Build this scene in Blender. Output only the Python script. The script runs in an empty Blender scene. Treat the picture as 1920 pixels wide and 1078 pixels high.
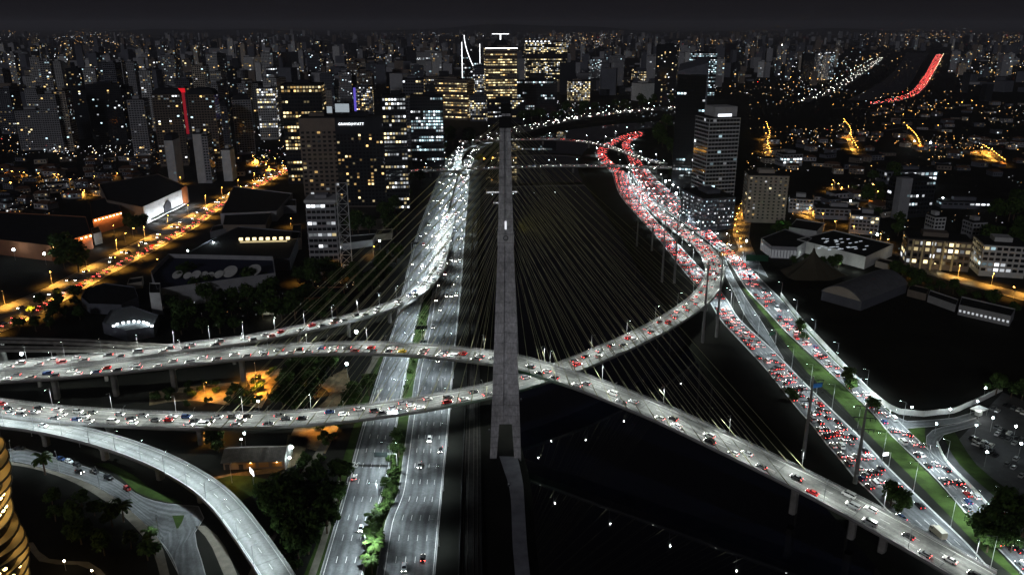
import bpy, math, random
from mathutils import Vector, geometry
rnd = random.Random(7)
sc = bpy.context.scene
COL = sc.collection
# ------------------------------------------------------------------ camera
F_PX, PITCH, CAM_H = 1500.0, math.radians(18.2), 177.0
cam_d = bpy.data.cameras.new('camera')
cam_d.sensor_width = 36.0
cam_d.lens = 36.0 * F_PX / 1920.0
cam_d.clip_start, cam_d.clip_end = 1.0, 90000.0
cam = bpy.data.objects.new('camera', cam_d)
cam.location = (0, 0, CAM_H)
cam.rotation_euler = (math.pi / 2 - PITCH, 0, 0)
COL.objects.link(cam)
sc.camera = cam
# ------------------------------------------------------------------ night sky (city glow) and a low sun lamp behind the camera, added as skyglow
GLOW_EL, GLOW_AZ = math.radians(17), math.radians(200)      # azimuth clockwise from +Y
world = bpy.data.worlds.new('World'); sc.world = world
world.use_nodes = True; world.cycles.sampling_method = 'NONE'
wn = world.node_tree.nodes; wl = world.node_tree.links
bg = wn['Background']
sky = wn.new('ShaderNodeTexSky'); sky.sky_type = 'NISHITA'; sky.sun_disc = False
sky.sun_elevation = GLOW_EL; sky.sun_rotation = GLOW_AZ
dim = wn.new('ShaderNodeMixRGB'); dim.blend_type = 'MULTIPLY'; dim.inputs[0].default_value = 1
dim.inputs[2].default_value = (.0016, .0013, .0012, 1)
glow = wn.new('ShaderNodeMixRGB'); glow.blend_type = 'ADD'; glow.inputs[0].default_value = 1
glow.inputs[2].default_value = (.075, .070, .092, 1)          # light-polluted night haze
wl.new(sky.outputs[0], dim.inputs[1]); wl.new(dim.outputs[0], glow.inputs[1]); wl.new(glow.outputs[0], bg.inputs['Color'])
bg.inputs['Strength'].default_value = .1
skyglow_sun_d = bpy.data.lights.new('skyglow_sun', 'SUN'); skyglow_sun_d.energy = .32; skyglow_sun_d.angle = math.radians(6); skyglow_sun_d.color = (.92, .93, 1)  # added lamp: soft skyglow on faces turned to the camera
skyglow_sun = bpy.data.objects.new('skyglow_sun', skyglow_sun_d); COL.objects.link(skyglow_sun)
_md = Vector((math.sin(GLOW_AZ) * math.cos(GLOW_EL), math.cos(GLOW_AZ) * math.cos(GLOW_EL), math.sin(GLOW_EL)))
skyglow_sun.rotation_euler = _md.to_track_quat('Z', 'Y').to_euler()
vs = sc.view_settings
vs.view_transform = 'Standard'; vs.look = 'None'; vs.gamma = 1; vs.exposure = 0; vs.use_curve_mapping = False
cy = sc.cycles
cy.use_denoising = True
cy.max_bounces = 3; cy.diffuse_bounces = 1; cy.glossy_bounces = 2; cy.transmission_bounces = 1; cy.volume_bounces = 0
cy.sample_clamp_indirect = 3; cy.caustics_reflective = False; cy.caustics_refractive = False
cy.use_light_tree = True

# ------------------------------------------------------------------ photogrammetry: photo pixel (1920 wide) -> point of the place
CP, SP = math.cos(PITCH), math.sin(PITCH)
def G(px, py, z=0.0):
    u, v = (px - 960) / F_PX, (539 - py) / F_PX
    dx, dy, dz = u, CP + v * SP, -SP + v * CP
    t = (z - CAM_H) / dz
    return Vector((dx * t, dy * t, z))
def dist(p): return (Vector(p) - Vector((0, 0, CAM_H))).length
def depth_of(y, z): return y * CP + (CAM_H - z) * SP
def to_px(p):
    d = p[1] * CP - (p[2] - CAM_H) * SP
    u = p[0] / d; v = (p[1] * SP + (p[2] - CAM_H) * CP) / d
    return 960 + u * F_PX, 539 - v * F_PX

# ------------------------------------------------------------------ materials
MATS = {}
def mat(name, col, rough=.7, spec=.3, metal=0, noise=0, scale=1.0, emit=None, es=1.0, bump=0, sample=None, coord='Object'):
    if name in MATS: return MATS[name]
    m = bpy.data.materials.new(name); m.use_nodes = True
    nt = m.node_tree; b = nt.nodes['Principled BSDF']
    b.inputs['Base Color'].default_value = (*col, 1)
    b.inputs['Roughness'].default_value = rough
    b.inputs['Specular IOR Level'].default_value = spec
    b.inputs['Metallic'].default_value = metal
    if noise or bump:
        tc = nt.nodes.new('ShaderNodeTexCoord')
        nz = nt.nodes.new('ShaderNodeTexNoise'); nz.inputs['Scale'].default_value = scale; nz.inputs['Detail'].default_value = 6; nz.inputs['Roughness'].default_value = .62
        nt.links.new(tc.outputs[coord], nz.inputs['Vector'])
        if noise:
            r = nt.nodes.new('ShaderNodeMapRange'); r.inputs[1].default_value = .3; r.inputs[2].default_value = .7
            r.inputs[3].default_value = 1 - noise; r.inputs[4].default_value = 1 + noise
            mx = nt.nodes.new('ShaderNodeMixRGB'); mx.blend_type = 'MULTIPLY'; mx.inputs[0].default_value = 1
            mx.inputs[1].default_value = (*col, 1)
            nt.links.new(nz.outputs[0], r.inputs[0]); nt.links.new(r.outputs[0], mx.inputs[2]); nt.links.new(mx.outputs[0], b.inputs['Base Color'])
        if bump:
            bp = nt.nodes.new('ShaderNodeBump'); bp.inputs['Strength'].default_value = bump; bp.inputs['Distance'].default_value = .3
            nt.links.new(nz.outputs[0], bp.inputs['Height']); nt.links.new(bp.outputs[0], b.inputs['Normal'])
    if emit:
        b.inputs['Emission Color'].default_value = (*emit, 1); b.inputs['Emission Strength'].default_value = es
        m.cycles.emission_sampling = sample or 'NONE'
    MATS[name] = m
    return m

def road_mat(name, col, lanes, patch=.25, rough=.75, joints=0.0):
    """asphalt or concrete whose UV is metres across / metres along: dark oil line down each lane, patches, grain"""
    if name in MATS: return MATS[name]
    m = bpy.data.materials.new(name); m.use_nodes = True
    nt = m.node_tree; N = nt.nodes; L = nt.links; b = N['Principled BSDF']
    b.inputs['Roughness'].default_value = rough; b.inputs['Specular IOR Level'].default_value = .35
    uv = N.new('ShaderNodeUVMap'); uv.uv_map = 'UVMap'
    sep = N.new('ShaderNodeSeparateXYZ'); L.new(uv.outputs[0], sep.inputs[0])
    def math_n(op, a, bb=None):
        n = N.new('ShaderNodeMath'); n.operation = op
        for i, x in enumerate((a, bb)):
            if x is None: continue
            if isinstance(x, (int, float)): n.inputs[i].default_value = x
            else: L.new(x, n.inputs[i])
        return n.outputs[0]
    lane = math_n('MULTIPLY', sep.outputs[0], 2 * math.pi / lanes)
    cosv = math_n('COSINE', lane)                                    # +1 on the lines, -1 mid lane
    wear = math_n('MULTIPLY_ADD', cosv, .15); N[-1].inputs[2].default_value = .95
    tc = N.new('ShaderNodeTexCoord')
    mp = N.new('ShaderNodeMapping'); mp.inputs['Scale'].default_value = (.5, .035, 1); L.new(uv.outputs[0], mp.inputs[0])
    n1 = N.new('ShaderNodeTexNoise'); n1.inputs['Scale'].default_value = 1; n1.inputs['Detail'].default_value = 5; L.new(mp.outputs[0], n1.inputs[0])
    n2 = N.new('ShaderNodeTexNoise'); n2.inputs['Scale'].default_value = .11; n2.inputs['Detail'].default_value = 8; n2.inputs['Roughness'].default_value = .7; L.new(tc.outputs['Object'], n2.inputs[0])
    r1 = N.new('ShaderNodeMapRange'); r1.inputs[1].default_value = .3; r1.inputs[2].default_value = .7; r1.inputs[3].default_value = 1 - patch; r1.inputs[4].default_value = 1 + patch; L.new(n1.outputs[0], r1.inputs[0])
    r2 = N.new('ShaderNodeMapRange'); r2.inputs[1].default_value = .3; r2.inputs[2].default_value = .7; r2.inputs[3].default_value = 1 - patch; r2.inputs[4].default_value = 1 + patch; L.new(n2.outputs[0], r2.inputs[0])
    t = math_n('MULTIPLY', r1.outputs[0], r2.outputs[0]); t = math_n('MULTIPLY', t, wear)
    n3 = N.new('ShaderNodeTexNoise'); n3.inputs['Scale'].default_value = 1.1; n3.inputs['Detail'].default_value = 3; L.new(tc.outputs['Object'], n3.inputs[0])
    r3 = N.new('ShaderNodeMapRange'); r3.inputs[1].default_value = .3; r3.inputs[2].default_value = .7; r3.inputs[3].default_value = .84; r3.inputs[4].default_value = 1.16; L.new(n3.outputs[0], r3.inputs[0]); t = math_n('MULTIPLY', t, r3.outputs[0])
    if joints:
        w = math_n('MODULO', sep.outputs[1], joints); w = math_n('GREATER_THAN', w, .35); w = math_n('MULTIPLY_ADD', w, .45); N[-1].inputs[2].default_value = .55
        t = math_n('MULTIPLY', t, w)
    mx = N.new('ShaderNodeMixRGB'); mx.blend_type = 'MULTIPLY'; mx.inputs[0].default_value = 1; mx.inputs[1].default_value = (*col, 1)
    L.new(t, mx.inputs[2]); L.new(mx.outputs[0], b.inputs['Base Color'])
    MATS[name] = m
    return m

ASPHALT = road_mat('asphalt', (.115, .119, .125), 3.3, .42)
CONCRETE_ROAD = road_mat('concrete_road', (.24, .245, .24), 3.4, .3, .8, 24)
DECK_ROAD = road_mat('deck_asphalt', (.19, .192, .185), 3.3, .34, .75, 31)
CONCRETE = mat('concrete', (.34, .34, .34), .85, .2, noise=.22, scale=.25)
CONCRETE_DK = mat('weathered_concrete', (.22, .21, .195), .9, .2, noise=.35, scale=.2)
MAST_C = mat('mast_concrete', (.50, .495, .51), .85, .2, noise=.3, scale=.22)
_n = MAST_C.node_tree; _b = _n.nodes['Principled BSDF']                # pour joint every 4 m and rain streaks
_g = _n.nodes.new('ShaderNodeNewGeometry'); _s = _n.nodes.new('ShaderNodeSeparateXYZ'); _n.links.new(_g.outputs['Position'], _s.inputs[0])
_m = _n.nodes.new('ShaderNodeMath'); _m.operation = 'MODULO'; _m.inputs[1].default_value = 4.0; _n.links.new(_s.outputs[2], _m.inputs[0])
_c = _n.nodes.new('ShaderNodeMapRange'); _c.inputs[1].default_value = 0; _c.inputs[2].default_value = .45; _c.inputs[3].default_value = .55; _c.inputs[4].default_value = 1; _n.links.new(_m.outputs[0], _c.inputs[0])
_p = _n.nodes.new('ShaderNodeMapping'); _p.inputs['Scale'].default_value = (1.3, 1.3, .05); _n.links.new(_g.outputs['Position'], _p.inputs[0])
_t = _n.nodes.new('ShaderNodeTexNoise'); _t.inputs['Scale'].default_value = 1; _t.inputs['Detail'].default_value = 5; _n.links.new(_p.outputs[0], _t.inputs[0])
_r = _n.nodes.new('ShaderNodeMapRange'); _r.inputs[1].default_value = .3; _r.inputs[2].default_value = .7; _r.inputs[3].default_value = .7; _r.inputs[4].default_value = 1.2; _n.links.new(_t.outputs[0], _r.inputs[0])
_q = _n.nodes.new('ShaderNodeMath'); _q.operation = 'MULTIPLY'; _n.links.new(_c.outputs[0], _q.inputs[0]); _n.links.new(_r.outputs[0], _q.inputs[1])
_x = _n.nodes.new('ShaderNodeMixRGB'); _x.blend_type = 'MULTIPLY'; _x.inputs[0].default_value = 1
_n.links.new(_b.inputs['Base Color'].links[0].from_socket, _x.inputs[1]); _n.links.new(_q.outputs[0], _x.inputs[2]); _n.links.new(_x.outputs[0], _b.inputs['Base Color'])
WHITEWALL = mat('white_wall', (.72, .72, .69), .8, .2, noise=.12, scale=.3)
PAINT = mat('white_road_paint', (.72, .72, .70), .7, .2, noise=.25, scale=.8)
STEEL = mat('galvanised_steel', (.45, .46, .47), .45, .5, metal=.3)
DARKSTEEL = mat('dark_steel', (.07, .075, .08), .5, .4)
SOIL = mat('soil_ground', (.013, .013, .011), .95, .1, noise=.5, scale=.03)
GRASS = mat('lawn_grass', (.03, .052, .012), .95, .1, noise=.45, scale=.18)
PATH = mat('footpath_paving', (.16, .145, .12), .9, .2, noise=.25, scale=.3)
DIRT = mat('bare_dirt', (.2, .15, .09), .95, .1, noise=.75, scale=.16)
CABLE = mat('stay_sheath', (.30, .29, .18), .5, .3)
BARK = mat('bark', (.09, .065, .045), .9, .1)
LEAF = [mat('leaf_%s' % n, c, .8, .15, noise=.35, scale=.9) for n, c in (('deep', (.022, .042, .010)), ('mid', (.036, .068, .014)), ('pale', (.046, .082, .018)))]
GLASS_DK = mat('dark_window_glass', (.012, .014, .018), .08, .5)
ROOF_DK = mat('dark_roof', (.02, .021, .024), .9, .2, noise=.3, scale=.2)
ROOF_TILE = mat('clay_roof', (.13, .07, .045), .9, .2, noise=.4, scale=.5)
FACADE = {k: mat('facade_' + k, c, .8, .25, noise=.15, scale=.15) for k, c in dict(
    grey=(.34, .34, .36), pale=(.55, .55, .55), beige=(.42, .37, .31), black=(.006, .006, .008), dark=(.022, .024, .03), brown=(.19, .155, .13), slate=(.12, .125, .15), white=(.62, .62, .60), terracotta=(.24, .10, .05)).items()}
WIN = {}
for k, c in dict(warm=(1, .62, .22), yellow=(1, .80, .42), white=(.90, .95, 1), cool=(.62, .90, 1)).items():
    WIN[k] = [mat('lit_%s_%s' % (k, n), (.02, .02, .02), .4, .3, emit=c, es=s) for n, s in (('dim', .14), ('half', .6), ('bright', 2.2))]
WARMWALL = None

# ------------------------------------------------------------------ mesh builder
class MB:
    def __init__(s): s.v = []; s.f = []; s.m = []; s.uv = None
    def quad(s, a, b, c, d, m=0):
        n = len(s.v); s.v += [tuple(a), tuple(b), tuple(c), tuple(d)]; s.f.append((n, n + 1, n + 2, n + 3)); s.m.append(m)
    def poly(s, pts, m=0):
        n = len(s.v); s.v += [tuple(p) for p in pts]; s.f.append(tuple(range(n, n + len(pts)))); s.m.append(m)
    def box(s, c, h, m=0, rz=0.0):
        cx, cyy, cz = c; hx, hy, hz = h; ca, sa = math.cos(rz), math.sin(rz); n = len(s.v)
        for z in (-hz, hz):
            for x, y in ((-hx, -hy), (hx, -hy), (hx, hy), (-hx, hy)):
                s.v.append((cx + x * ca - y * sa, cyy + x * sa + y * ca, cz + z))
        for f in ((3, 2, 1, 0), (4, 5, 6, 7), (0, 1, 5, 4), (1, 2, 6, 5), (2, 3, 7, 6), (3, 0, 4, 7)):
            s.f.append(tuple(n + i for i in f)); s.m.append(m)
    def loft(s, rings, m=0, cap=True, close=True):
        n = len(s.v); k = len(rings[0])
        for r in rings: s.v += [tuple(p) for p in r]
        for i in range(len(rings) - 1):
            for j in range(k if close else k - 1):
                a = n + i * k + j; b = n + i * k + (j + 1) % k
                s.f.append((a, b, b + k, a + k)); s.m.append(m)
        if cap and close:
            s.f.append(tuple(n + j for j in reversed(range(k)))); s.m.append(m)
            s.f.append(tuple(n + (len(rings) - 1) * k + j for j in range(k))); s.m.append(m)
    def tube(s, a, b, r0, r1=None, k=6, m=0):
        a, b = Vector(a), Vector(b); r1 = r0 if r1 is None else r1
        q = (b - a).to_track_quat('Z', 'Y'); rings = []
        for p, r in ((a, r0), (b, r1)):
            rings.append([p + q @ Vector((math.cos(2 * math.pi * i / k) * r, math.sin(2 * math.pi * i / k) * r, 0)) for i in range(k)])
        s.loft(rings, m)
    def prism(s, pts, z0, z1, m=0, mtop=None):
        s.loft([[(p[0], p[1], z0) for p in pts], [(p[0], p[1], z1) for p in pts]], m)
        if mtop is not None: s.m[-1] = mtop
    def mesh(s, name, mats):
        me = bpy.data.meshes.new(name)
        me.from_pydata(s.v, [], s.f)
        for m in (mats if isinstance(mats, (list, tuple)) else [mats]): me.materials.append(m)
        if any(s.m): me.polygons.foreach_set('material_index', s.m)
        if s.uv:
            l = me.uv_layers.new(name='UVMap')
            for i, lp in enumerate(me.loops): l.data[i].uv = s.uv[lp.vertex_index]
        me.update()
        return me
    def build(s, name, mats, parent=None, kind=None, loc=None):
        return link(name, s.mesh(name, mats), parent, kind, loc)
def link(name, data, parent=None, kind=None, loc=None, rz=0):
    o = bpy.data.objects.new(name, data); COL.objects.link(o)
    if parent: o.parent = parent
    if kind: o['kind'] = kind
    if loc is not None: o.location = loc
    if rz: o.rotation_euler = (0, 0, rz)
    return o
def thing(name, label, cat, loc=(0, 0, 0), rz=0, group=None, data=None):
    o = link(name, data, None, None, loc, rz); o['label'] = label; o['category'] = cat
    if group: o['group'] = group
    return o
def brief(l):
    if len(l.split()) > 15: l = l.replace(' the ', ' ')
    if len(l.split()) > 15: l = l.replace(' in skyline', '').replace(' its ', ' ').replace(' such ', ' ')
    return l
def retag(o, label, cat, group=None):
    o['label'] = label; o['category'] = cat
    if group: o['group'] = group
    return o
KIDS = {}
def copy_tree(o, parent=None):
    c = o.copy(); COL.objects.link(c)
    if parent: c.parent = parent
    for ch in o.children: copy_tree(ch, c)
    return c
ONES = 'first second third fourth fifth sixth seventh eighth ninth tenth eleventh twelfth thirteenth fourteenth fifteenth sixteenth seventeenth eighteenth nineteenth'.split()
TENS = {2: 'twent', 3: 'thirt', 4: 'fort', 5: 'fift', 6: 'sixt', 7: 'sevent', 8: 'eight', 9: 'ninet'}
def ordinal(n):
    if n < 20: return ONES[n - 1]
    if n >= 100: return 'hundred-and-' + (ordinal(n - 100) if n > 100 else 'zeroth') if n != 100 else 'hundredth'
    t, u = divmod(n, 10)
    return TENS[t] + ('ieth' if u == 0 else 'y-' + ONES[u - 1])

# ------------------------------------------------------------------ paths
def catmull(P, step=5.0):
    P = [Vector(p) for p in P]; out = []
    E = [P[0] * 2 - P[1]] + P + [P[-1] * 2 - P[-2]]
    for i in range(1, len(E) - 2):
        p0, p1, p2, p3 = E[i - 1:i + 3]
        n = max(1, int((p2 - p1).length / step))
        for k in range(n):
            t = k / n
            out.append(.5 * ((2 * p1) + (p2 - p0) * t + (2 * p0 - 5 * p1 + 4 * p2 - p3) * t * t + (3 * p1 - p0 - 3 * p2 + p3) * t ** 3))
    out.append(P[-1]); return out
def resample(P, n):
    d = [0]
    for a, b in zip(P, P[1:]): d.append(d[-1] + (b - a).length)
    out = []; j = 0
    for i in range(n):
        s = d[-1] * i / (n - 1)
        while j < len(P) - 2 and d[j + 1] < s: j += 1
        seg = d[j + 1] - d[j]
        out.append(P[j].lerp(P[j + 1], 0 if seg == 0 else min(1, (s - d[j]) / seg)))
    return out
class Path:
    """two edges of a road, resampled together; frac 0 = first edge, 1 = second edge"""
    def __init__(s, L, R):
        s.L, s.R = L, R; s.C = [(a + b) / 2 for a, b in zip(L, R)]
        s.d = [0]
        for a, b in zip(s.C, s.C[1:]): s.d.append(s.d[-1] + (b - a).length)
        s.len = s.d[-1]; s.i = 0
    def find(s, d):
        lo, hi = 0, len(s.d) - 2
        while lo < hi:
            mid = (lo + hi + 1) // 2
            if s.d[mid] <= d: lo = mid
            else: hi = mid - 1
        seg = s.d[lo + 1] - s.d[lo]
        return lo, max(0, min(1, (d - s.d[lo]) / seg if seg else 0))
    def at(s, d, fr):
        i, t = s.find(d)
        return s.L[i].lerp(s.L[i + 1], t).lerp(s.R[i].lerp(s.R[i + 1], t), fr)
    def dir(s, d, fr=.5):
        a, b = s.at(max(0, d - 3), fr), s.at(min(s.len, d + 3), fr)
        return (b - a).normalized()
    def width(s, d): return (s.at(d, 0) - s.at(d, 1)).length
    def nearest(s, p):
        best = min(range(len(s.C)), key=lambda i: (s.C[i] - p).length_squared)
        return s.d[best]
def edges(Lpx, Rpx, z=0.0, step=6):
    L = catmull([G(x, y, z) for x, y in Lpx], step); R = catmull([G(x, y, z) for x, y in Rpx], step)
    n = max(len(L), len(R)); return Path(resample(L, n), resample(R, n))
def centre(pts, w, step=5):
    C = catmull([G(x, y, z) for x, y, z in pts], step); C = resample(C, len(C)); L = []; R = []
    for i, p in enumerate(C):
        a, b = C[max(0, i - 2)], C[min(len(C) - 1, i + 2)]
        t = (b - a); t.z = 0; t.normalize(); nrm = Vector((-t.y, t.x, 0))
        ww = w(i / (len(C) - 1)) if callable(w) else w
        L.append(p + nrm * ww / 2); R.append(p - nrm * ww / 2)
    return Path(L, R)
def ribbon(path, name, m, z=0.0, f0=0.0, f1=1.0, parent=None, kind=None, d0=None, d1=None, cols=1):
    mb = MB(); mb.uv = []; n0 = 0
    ii = [i for i in range(len(path.C)) if (d0 is None or path.d[i] >= d0) and (d1 is None or path.d[i] <= d1)]
    k = cols + 1
    for i in ii:
        w = (path.L[i] - path.R[i]).length
        for j in range(k):
            f = f0 + (f1 - f0) * j / cols
            p = path.L[i].lerp(path.R[i], f); mb.v.append((p.x, p.y, p.z + z)); mb.uv.append((f * w, path.d[i]))
    for a in range(len(ii) - 1):
        for j in range(cols):
            b = a * k + j; mb.f.append((b, b + k, b + k + 1, b + 1)); mb.m.append(0)
    return mb.build(name, m, parent, kind)
def stripes(path, name, specs, z, parent=None, m=None):
    """road paint: specs = (frac, width, dash, gap, d0, d1)"""
    mb = MB()
    for fr, w, dash, gap, d0, d1 in specs:
        d = d0 if d0 is not None else 0; end = d1 if d1 is not None else path.len
        while d < end - .5:
            e = min(end, d + (dash if dash else 6))
            a, b = path.at(d, fr), path.at(e, fr); W = path.width(d)
            t = (path.R[path.find(d)[0]] - path.L[path.find(d)[0]]).normalized() * w / 2
            up = Vector((0, 0, z)); mb.quad(a - t + up, b - t + up, b + t + up, a + t + up)
            d = e + (gap if dash else 0)
    return mb.build(name, m or PAINT, parent, 'stuff')
def wall_along(path, fr, h0, h1, th, mb, m=0, d0=None, d1=None):
    pr = []
    for i in range(len(path.C)):
        if (d0 is not None and path.d[i] < d0) or (d1 is not None and path.d[i] > d1): continue
        t = (path.R[i] - path.L[i]).normalized() * th / 2; p = path.L[i].lerp(path.R[i], fr)
        pr.append([p - t + Vector((0, 0, h0)), p - t + Vector((0, 0, h1)), p + t + Vector((0, 0, h1)), p + t + Vector((0, 0, h0))])
    if len(pr) > 1: mb.loft(pr, m)
# ================================================================== ground, river
RIV_L = [(1000, 1150), (994, 1078), (988, 1019), (981, 907), (972, 856), (955, 800), (935, 700), (915, 580), (902, 480), (900, 400), (905, 335), (925, 285), (975, 255), (1060, 238), (1160, 226), (1290, 218)]
RIV_R = [(1760, 1150), (1690, 1078), (1590, 960), (1480, 850), (1400, 765), (1330, 685), (1285, 610), (1240, 545), (1205, 495), (1167, 432), (1135, 385), (1105, 345), (1090, 318), (1092, 292), (1110, 272), (1150, 254), (1210, 242), (1300, 232)]
def riv(l): return [G(x, y) for x, y in l]
rl = [Vector((0, 0, 0))] ; rl = resample(catmull(riv(RIV_L), 15), 90); rr = resample(catmull(riv(RIV_R), 15), 90)
BIG = 45000
outer = [Vector((-BIG, -400, 0)), Vector((rl[0].x, -400, 0))] + rl + rr[::-1] + [Vector((rr[0].x + 60, -400, 0)), Vector((BIG, -400, 0)), Vector((BIG, BIG, 0)), Vector((-BIG, BIG, 0))]
tris = geometry.tessellate_polygon([outer])
mb = MB(); mb.v = [tuple(p) for p in outer]; mb.f = [tuple(t) for t in tris]; mb.m = [0] * len(mb.f)
me = mb.mesh('ground', SOIL)
if me.polygons[0].normal.z < 0: me.flip_normals()
o = link('ground', me, None, 'structure')
# embankments
for nm, e, sgn in (('river_bank', rl, 1), ('river_bank', rr, -1)):
    mb = MB(); P = [Vector((e[0].x, -400, 0))] + e
    for a, b in zip(P, P[1:]):
        t = (b - a).normalized(); nrm = Vector((t.y, -t.x, 0)) * sgn * 5
        mb.quad(a + Vector((0, 0, .02)), b + Vector((0, 0, .02)), b + nrm + Vector((0, 0, -5)), a + nrm + Vector((0, 0, -5)))
    mb.build(nm, mat('bank_earth', (.014, .016, .012), .95, .1, noise=.5, scale=.1), None, 'structure')
WATER = mat('river_water', (.0012, .0016, .004), .018, .45)
nt = WATER.node_tree; tc = nt.nodes.new('ShaderNodeTexCoord'); nz = nt.nodes.new('ShaderNodeTexNoise'); nz.inputs['Scale'].default_value = .35; nz.inputs['Detail'].default_value = 3
bp = nt.nodes.new('ShaderNodeBump'); bp.inputs['Strength'].default_value = .018; bp.inputs['Distance'].default_value = .1
nt.links.new(tc.outputs['Object'], nz.inputs[0]); nt.links.new(nz.outputs[0], bp.inputs['Height']); nt.links.new(bp.outputs[0], nt.nodes['Principled BSDF'].inputs['Normal'])
xs = [p.x for p in rl + rr]; ys = [p.y for p in rl + rr]
mb = MB(); mb.quad((min(xs) - 20, -400, -3.5), (max(xs) + 20, -400, -3.5), (max(xs) + 20, max(ys) + 20, -3.5), (min(xs) - 20, max(ys) + 20, -3.5))
mb.build('river', WATER, None, 'structure')
fr = edges([(1588, 188), (1630, 168), (1665, 145), (1690, 118), (1700, 100)], [(1640, 188), (1690, 172), (1712, 150), (1725, 125), (1742, 100)], .1, 60)
ribbon(fr, 'river', mat('far_river_water', (.02, .022, .028), .35, .5), .1, kind='structure')
# hills on the horizon
mb = MB(); R0 = 16000; N = 90
ring = []
for i in range(N + 1):
    a = math.radians(-48 + 96 * i / N); h = 70 + 55 * math.sin(i * .31) + 45 * math.sin(i * .13 + 2) + 18 * math.sin(i * .9)
    ring.append((a, max(15, h)))
for (a, h), (b, g) in zip(ring, ring[1:]):
    p = lambda ang, r, z: (math.sin(ang) * r, math.cos(ang) * r, z)
    mb.quad(p(a, R0, -2), p(b, R0, -2), p(b, R0 + 1800, g), p(a, R0 + 1800, h)); mb.quad(p(a, R0 + 1800, h), p(b, R0 + 1800, g), p(b, R0 + 5000, -2), p(a, R0 + 5000, -2))
mb.build('hills', mat('hill_scrub', (.03, .032, .035), .95, .1, noise=.4, scale=.002), None, 'structure')

# ================================================================== roads on the ground
ROADS = {}
def road(key, name, L, R, lanes, m=ASPHALT, z=.03, marks=True, step=6, side=(.02, .98), width_line=.25, zbase=0):
    p = edges(L, R, zbase, step); ROADS[key] = p
    o = ribbon(p, name, m, z, kind='structure')
    if marks:
        sp = [(f, width_line, 0, 0, None, None) for f in side]
        for k in range(1, lanes): sp.append((side[0] + (side[1] - side[0]) * k / lanes, .2, 3.5, 9, None, None))
        stripes(p, 'lane_marking', sp, z + .02, o)
    # kerbs
    mb = MB(); wall_along(p, 0, 0, .16, .35, mb); wall_along(p, 1, 0, .16, .35, mb)
    mb.build('kerb', CONCRETE, o, 'stuff')
    return o
WL = [(594, 1100), (600, 1078), (620, 1010), (645, 925), (674, 818), (700, 732), (728, 645), (742, 600), (755, 545), (780, 445), (802, 385), (825, 325), (842, 294), (868, 268), (905, 252)]
WR = [(675, 1100), (681, 1078), (707, 963), (729, 885), (742, 808), (757, 725), (777, 620), (793, 560), (805, 510), (824, 445), (842, 385), (858, 325), (867, 297), (888, 272), (915, 256)]
EL = [(700, 1100), (706, 1078), (724, 975), (746, 925), (756, 860), (766, 790), (782, 690), (797, 630), (807, 575), (818, 510), (833, 445), (847, 385), (862, 325), (871, 298), (893, 273), (920, 257)]
ER = [(812, 1100), (815, 1078), (827, 940), (840, 808), (850, 690), (861, 575), (866, 520), (871, 445), (876, 385), (881, 325), (890, 298), (910, 275), (938, 260)]
road('west', 'road', WL, WR, 4, side=(.07, .96))
road('east', 'road', EL, ER, 5, side=(.13, .97))
road('northbend', 'road', [(905, 251), (960, 239), (1030, 226), (1100, 214), (1190, 205), (1275, 199)], [(938, 260), (975, 250), (1035, 236), (1105, 221), (1195, 210.5), (1280, 204)], 6, marks=False, z=.06, step=20)
road('farwest', 'road', [(1490, 190), (1555, 163), (1605, 133), (1648, 108)], [(1515, 192), (1580, 166), (1628, 134), (1660, 109)], 4, marks=False, z=.08, step=60)
E1L = [(1850, 1110), (1815, 1078), (1740, 1023), (1680, 973), (1632, 923), (1603, 897), (1568, 853), (1547, 830), (1525, 800), (1490, 760), (1445, 703), (1418, 672), (1385, 637), (1350, 598), (1328, 562), (1302, 532), (1267, 490), (1232, 445), (1195, 405), (1162, 365), (1148, 325)]
E1R = [(1895, 1110), (1865, 1078), (1815, 1020), (1740, 948), (1665, 875), (1612, 818), (1560, 768), (1505, 714), (1450, 657), (1400, 612), (1380, 590), (1362, 560), (1338, 530), (1317, 507), (1292, 480), (1260, 445), (1222, 405), (1192, 365), (1178, 325)]
road('local', 'road', E1L, E1R, 5)
road('slip', 'road', [(1446, 650), (1402, 600), (1377, 550), (1358, 512), (1348, 488)], [(1470, 674), (1428, 603), (1398, 558), (1374, 517), (1360, 488)], 1, z=.07)
E2L = [(1945, 1105), (1915, 1073), (1825, 978), (1765, 908), (1715, 858), (1665, 810), (1640, 778), (1590, 730), (1545, 687), (1507, 652), (1472, 620), (1440, 585), (1400, 542), (1362, 485), (1330, 455), (1290, 425), (1250, 397), (1212, 367), (1190, 338), (1180, 318)]
E2R = [(2030, 1130), (1950, 1050), (1845, 938), (1800, 896), (1727, 830), (1670, 775), (1630, 739), (1560, 672), (1497, 602), (1468, 565), (1440, 537), (1405, 502), (1372, 470), (1345, 445), (1310, 410), (1272, 370), (1238, 342), (1215, 318)]
road('express', 'road', E2L, E2R, 5, z=.04)
road('n1', 'road', [(1150, 326), (1126, 305), (1117, 290), (1123, 276), (1145, 264), (1175, 251), (1206, 245.5)], [(1177, 326), (1150, 305), (1139, 292), (1143, 280), (1158, 270), (1184, 257), (1209, 249.5)], 5, marks=False, z=.09, step=15)
road('n2', 'road', [(1180, 320), (1175, 300), (1168, 285), (1165, 270), (1180, 259), (1205, 250.5)], [(1216, 320), (1202, 300), (1188, 285), (1181, 272), (1191, 262.5), (1210, 253.5)], 5, marks=False, z=.1, step=15)
road('fareast', 'road', [(1630, 192.5), (1690, 180), (1715, 163), (1735, 135), (1754, 102)], [(1634, 197), (1700, 187), (1731, 170), (1751, 140), (1770, 103)], 5, marks=False, z=.12, step=60)
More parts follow.
